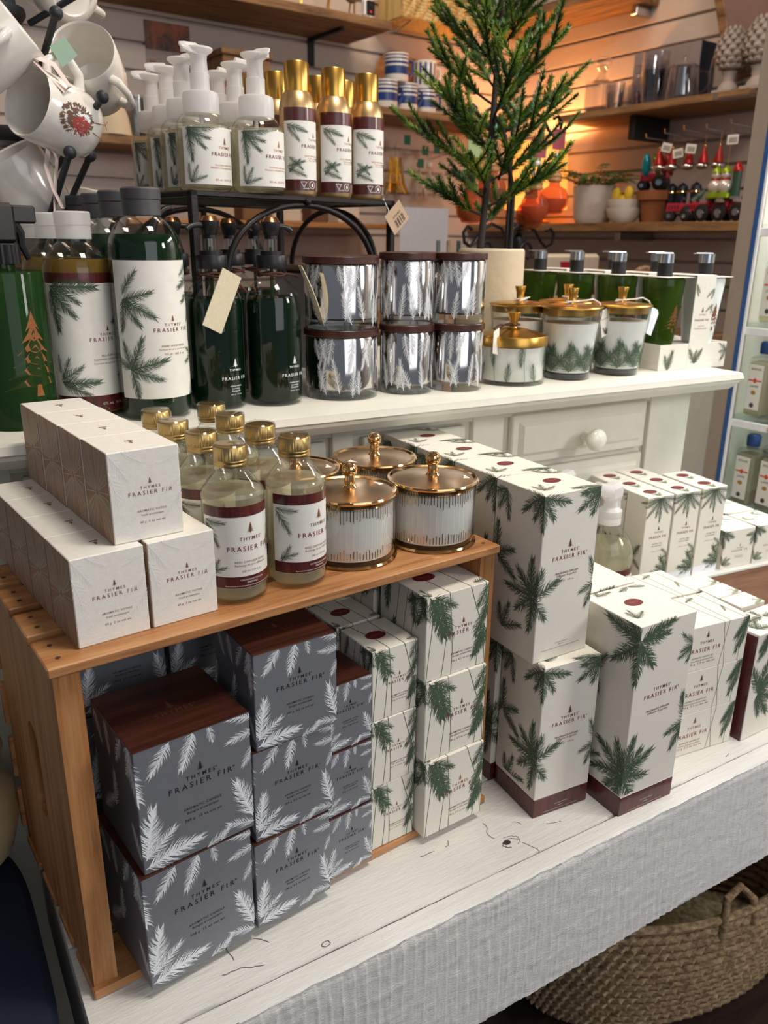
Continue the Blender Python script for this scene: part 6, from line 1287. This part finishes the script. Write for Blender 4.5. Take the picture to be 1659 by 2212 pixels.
def hjar(lab, p, top, liq, tagc):
    t = thing('hanging_jar', lab, 'jar', p); B('glass', t, lambda mb: [mb.lathe([(0, -.030), (.018, -.028), (.030, -.012), (.032, .004), (.026, .020), (.012, .028), (.011, .036)], PNK, 20)]); B('oil', t, lambda mb: mb.lathe([(0, -.026), (.016, -.025), (.027, -.010), (.028, .002), (0, .003)], liq, 18)); B('wooden_cap', t, lambda mb: mb.lathe([(0, .036), (.014, .036), (.015, .040), (.013, .044), (.015, .048), (.012, .054), (0, .055)], PINE, 16))
    B('cord', t, lambda mb: mb.tube([(0, 0, .055), (.001, 0, .09), (.0, 0, top-p[2])], .0010, CANVAS, 5)); B('bead', t, lambda mb: mb.sphere((0, 0, .088), .0065, PORC, 10)); B('round_tag', t, lambda mb: mb.box((-.016, -.002, .100), (.022, -.0005, .140), tagc, .0006)); return t
TR_, TG_ = flat('rose_tag', '#9c4450', .6), flat('pale_green_tag', '#a3b57c', .6); TB_ = flat('sky_blue_tag', '#6fa3a8', .6)
hjar('amber oil jar hanging at the right end of the upper scroll', (1.285, .730, .722), .872, AMB, TR_); hjar('amber oil jar hanging left of the rightmost one', (1.245, .745, .705), .872, AMB, TR_); hjar('yellow oil jar hanging behind the amber jars', (1.262, .775, .690), .860, LIQGLD, TG_); hjar('blue-tagged jar hanging behind the fir trunk', (1.165, .800, .740), .880, mixt('teal_liquid', '#4a9aa0', .3, .1), TB_); hjar('green-tagged jar hanging low behind the fir branches', (1.10, .790, .700), .872, LIQGLD, TG_)
# mitt, mill and towels near the stand
mk = thing('towel_bar', 'striped teal and cream tea towels hanging behind the stone pot', 'towels', (1.22, .98, .40))
for i, c_ in enumerate(('#7f9a9a', '#cdbf9f', '#55757a', '#d9cdb4')): mb = MB(); mb.tube([(-.05+.032*i, .0, .235), (-.052+.032*i, -.004, .12), (-.05+.032*i, 0, .0)], [.016, .017, .018], flat('towel_%d' % i, c_, .9), 8, .3); mb.build('towel', mk)
t = thing('pepper_mill', 'dark wooden pepper mill behind the scroll stand', 'mill', (1.335, .88, .40)); B('body', t, lambda mb: mb.lathe([(0, 0), (.030, 0), (.022, .06), (.026, .12), (.018, .19), (.020, .235), (.006, .255)], BLACKP, 20)); B('knob', t, lambda mb: mb.lathe([(0, .256), (.030, .262), (.034, .270), (.030, .277), (0, .282)], BLACKP, 20))
t = thing('oven_mitt', 'cream oven mitt printed with a red and yellow cup behind the soap pumps', 'mitt', (1.52, .98, .42)); MI = flat('cream_cotton', '#d8cbb8', .9); B('mitt_body', t, lambda mb: mb.box((0, 0, 0), (.24, .02, .185), MI, .009)); mb = MB(); mb.decal([(TRD, [[(.075, .165), (.125, .165), (.12, .14), (.08, .14)]]), (YEL, [[(.08, .139), (.12, .139), (.112, .09), (.1, .08), (.088, .09)]])], lambda u, v: (u, -.0004, v)); mb.build('printed_cup', t)
t = thing('round_label_jar', 'jar with pale green round barcode label behind the first soap pump', 'jar', (1.395, .86, .42)); B('jar_body', t, lambda mb: mb.lathe([(0, 0), (.03, 0), (.032, .10), (.02, .115), (0, .115)], MI, 20)); mb = MB(); M3 = Matrix.Translation((-.010, -.036, .108)) @ Matrix.Rotation(pi/2, 4, 'X') ; mb.prism([(.034*cos(i*pi/14), .034*sin(i*pi/14)) for i in range(28)], .001, TG_, M3); mb.decal([(INK, [[(-.016+.0035*k, .0), (-.0145+.0035*k, .0), (-.0145+.0035*k, .014), (-.016+.0035*k, .014)] for k in range(9)])], lambda u, v: tuple(M3 @ Vector((u, v, .0013)))); mb.build('round_label', t)
FUR = flat('brown_bristles', '#6e452c', .95, bmp=1.2, bsc=200)
t = tag(B('bristle_doormat', None, lambda mb: mb.tube([(0, 0, 0), (.20, -.02, .0), (.38, -.05, .0)], .032, FUR, 12, 1.0)), 'rolled brown bristle mat behind the green soap bottles', 'mat'); t.location = (1.50, .90, .535)
t = thing('wicker_tray', 'round woven tray standing behind the right soap sets', 'tray', (1.90, .92, .4850)); B('weave', t, lambda mb: [mb.tube([(.020*k*cos(i*pi/12), .004*k, .020*k*sin(i*pi/12)) for i in range(24)], .0095, PALM, 6, closed=True) for k in range(1, 5)])
ct = thing('side_counter', 'counter carrying the scroll stand and kitchen goods', 'counter', (1.145, .72, -.62)); B('top', ct, lambda mb: mb.box((.0, .0, .98), (.90, .42, 1.0145), SHELFX, .003)); B('cupboard', ct, lambda mb: mb.box((.02, .02, 0), (.88, .40, .9798), PAINT, .003))

# ---------------------------------------------------------------- lit display unit at the right edge
UN = thing('display_cabinet', 'tall display cabinet with grey post, blue edging and glass shelves at the right edge', 'cabinet')
TP = flat('taupe_post', '#9a8a7c', .6); BE = flat('blue_edging', '#2c5490', .4); WF = flat('white_frame', '#e8e8e8', .4)
def ub(name, a, b, mt, ch=.0008): mb = MB(); mb.box(a, b, mt, ch); return mb.build(name, UN)
ub('side_post', (1.4205, .3370, -.62), (1.455, .3680, 1.25), TP); ub('blue_edge', (1.4190, .3270, -.62), (1.4215, .3365, 1.25), BE); ub('white_edge', (1.4185, .3210, -.62), (1.4240, .3265, 1.25), WF)
ub('end_panel', (1.456, .345, -.62), (1.86, .368, 1.25), flat('beige_panel', '#c2b9ac', .6)); ub('back_panel', (1.861, -.45, -.62), (1.875, .368, 1.25), flat('pale_back_panel', '#c9c4bd', .6))
ub('blue_edge', (1.4190, -.455, -.62), (1.4215, -.440, 1.25), BE)
shz = (.668, .483, .298, .110)
for z in shz:
    ub('glass_shelf', (1.430, -.44, z-.0035), (1.855, .330, z+.0035), glassy('green_edge_glass_%d' % int(z*1000), (.92, .98, .96), 1.5)); ub('shelf_rail', (1.4245, -.44, z-.0190), (1.4295, .330, z-.0040), WF); ub('price_strip', (1.4225, .19, z-.0150), (1.4243, .245, z-.0070), flat('peach_strip_%d' % int(z*1000), '#e0a88c', .5))
ub('base', (1.43, -.44, -.62), (1.85, .33, .02), WF)
def lampoil(lab, loc, hgt=.150, w_=.046):
    t = thing('lamp_oil_bottle', lab, 'bottle', loc, A(-8)); B('bottle', t, lambda mb: (mb.box((0, 0, .0005), (w_, w_, hgt-.030), GLASS, .006), mb.lathe([(.012, hgt-.030), (.010, hgt-.022)], GLASS, 16, c=(w_/2, w_/2, 0)))); B('liquid', t, lambda mb: mb.box((.002, .002, .003), (w_-.002, w_-.002, hgt-.040), LIQCLR, .004)); B('cap', t, lambda mb: mb.lathe([(0, hgt-.024), (.0135, hgt-.024), (.0140, hgt-.004), (.011, hgt), (0, hgt)], NAVYBL, 20, c=(w_/2, w_/2, 0)))
    mb = MB(); RDI = SEAL
    art = rect(.006, .015, w_-.006, hgt-.045, LABEL)+textw('BERGER', w_/2, hgt-.056, w_*.5, INK, 1.1)+rect(.008, hgt*.48, w_-.008, hgt*.50, flat('coral_ink', '#d8503c', .5) if 'coral_ink' not in MT else MT['coral_ink'])+disc(w_/2, hgt*.49, .004, .005, MT.get('coral_ink'), 12)+disc(w_/2, hgt*.33, .006, .0045, GOLDINK, 10)+disc(w_/2, hgt*.16, .005, .005, CHARP, 14)+textw('LAMPE', w_/2, hgt*.40, w_*.4, INK, 1.)
    mb.decal([(mm, P) for mm, P in art], lambda u, v: (-.0006-.0002*0, w_-u, v)) ; d = mb.build('label', t); 
    # keep the print from sinking into its paper
    me = d.data; k = 0
    for p in me.polygons:
        off = -.0002 if me.materials[p.material_index] is not LABEL else 0
        for vi in p.vertices: me.vertices[vi].co.x += off
    return Proto(t, 'bottle')
NAVYBL = flat('cap_blue', '#23457c', .4)
lo_ = lampoil('x', (0, 0, 0))
for lab, loc in (('blue-capped lamp oil bottle on the second glass shelf from the top, nearest the edge', (1.434, .268, .4870)), ('blue-capped lamp oil bottle on the second glass shelf, second along', (1.436, .205, .4870)), ('blue-capped lamp oil bottle on the top glass shelf', (1.434, .262, .6720)),
    ('blue-capped lamp oil bottle on the third glass shelf, nearest the dresser end', (1.434, .270, .3020)), ('blue-capped lamp oil bottle on the third glass shelf, second along', (1.436, .208, .3020)),
    ('blue-capped lamp oil bottle on the lowest glass shelf, nearest the dresser', (1.434, .268, .1140)), ('blue-capped lamp oil bottle on the lowest glass shelf, second row behind', (1.500, .250, .1140)), ('blue-capped lamp oil bottle on the lowest glass shelf, front middle', (1.434, .214, .1140)), ('blue-capped lamp oil bottle on the lowest glass shelf at the photo edge', (1.434, .155, .1140))): lo_.put(loc, A(-8), lab)
tag(B('gift_bag', None, lambda mb: mb.box((1.60, .06, .3020), (1.70, .33, .400), flat('bright_red_bag', '#b3202c', .5), .004)), 'red gift bag at the back of the third glass shelf', 'bag')
t = thing('burlap_sack', 'small brown sack tied with rope at the back of the second glass shelf', 'sack', (1.60, .235, .4870)); BUR = flat('burlap', '#9a7446', .95, bmp=1, bsc=150); B('sack_body', t, lambda mb: mb.lathe([(0, 0), (.055, 0), (.062, .04), (.050, .10), (.020, .118), (.028, .135)], BUR, 24)); B('rope', t, lambda mb: mb.tube([(.022*cos(i*pi/6), .022*sin(i*pi/6), .118) for i in range(13)], .006, CANVAS, 8))
d_ = bpy.data.lights.new('cabinet_light', 'AREA'); d_.shape = 'RECTANGLE'; d_.size = .3; d_.size_y = .6; d_.energy = 12; d_.color = (.95, .97, 1); o = bpy.data.objects.new('cabinet_light', d_); COL.objects.link(o); o.location = (1.60, 0, 1.2); o.parent = UN
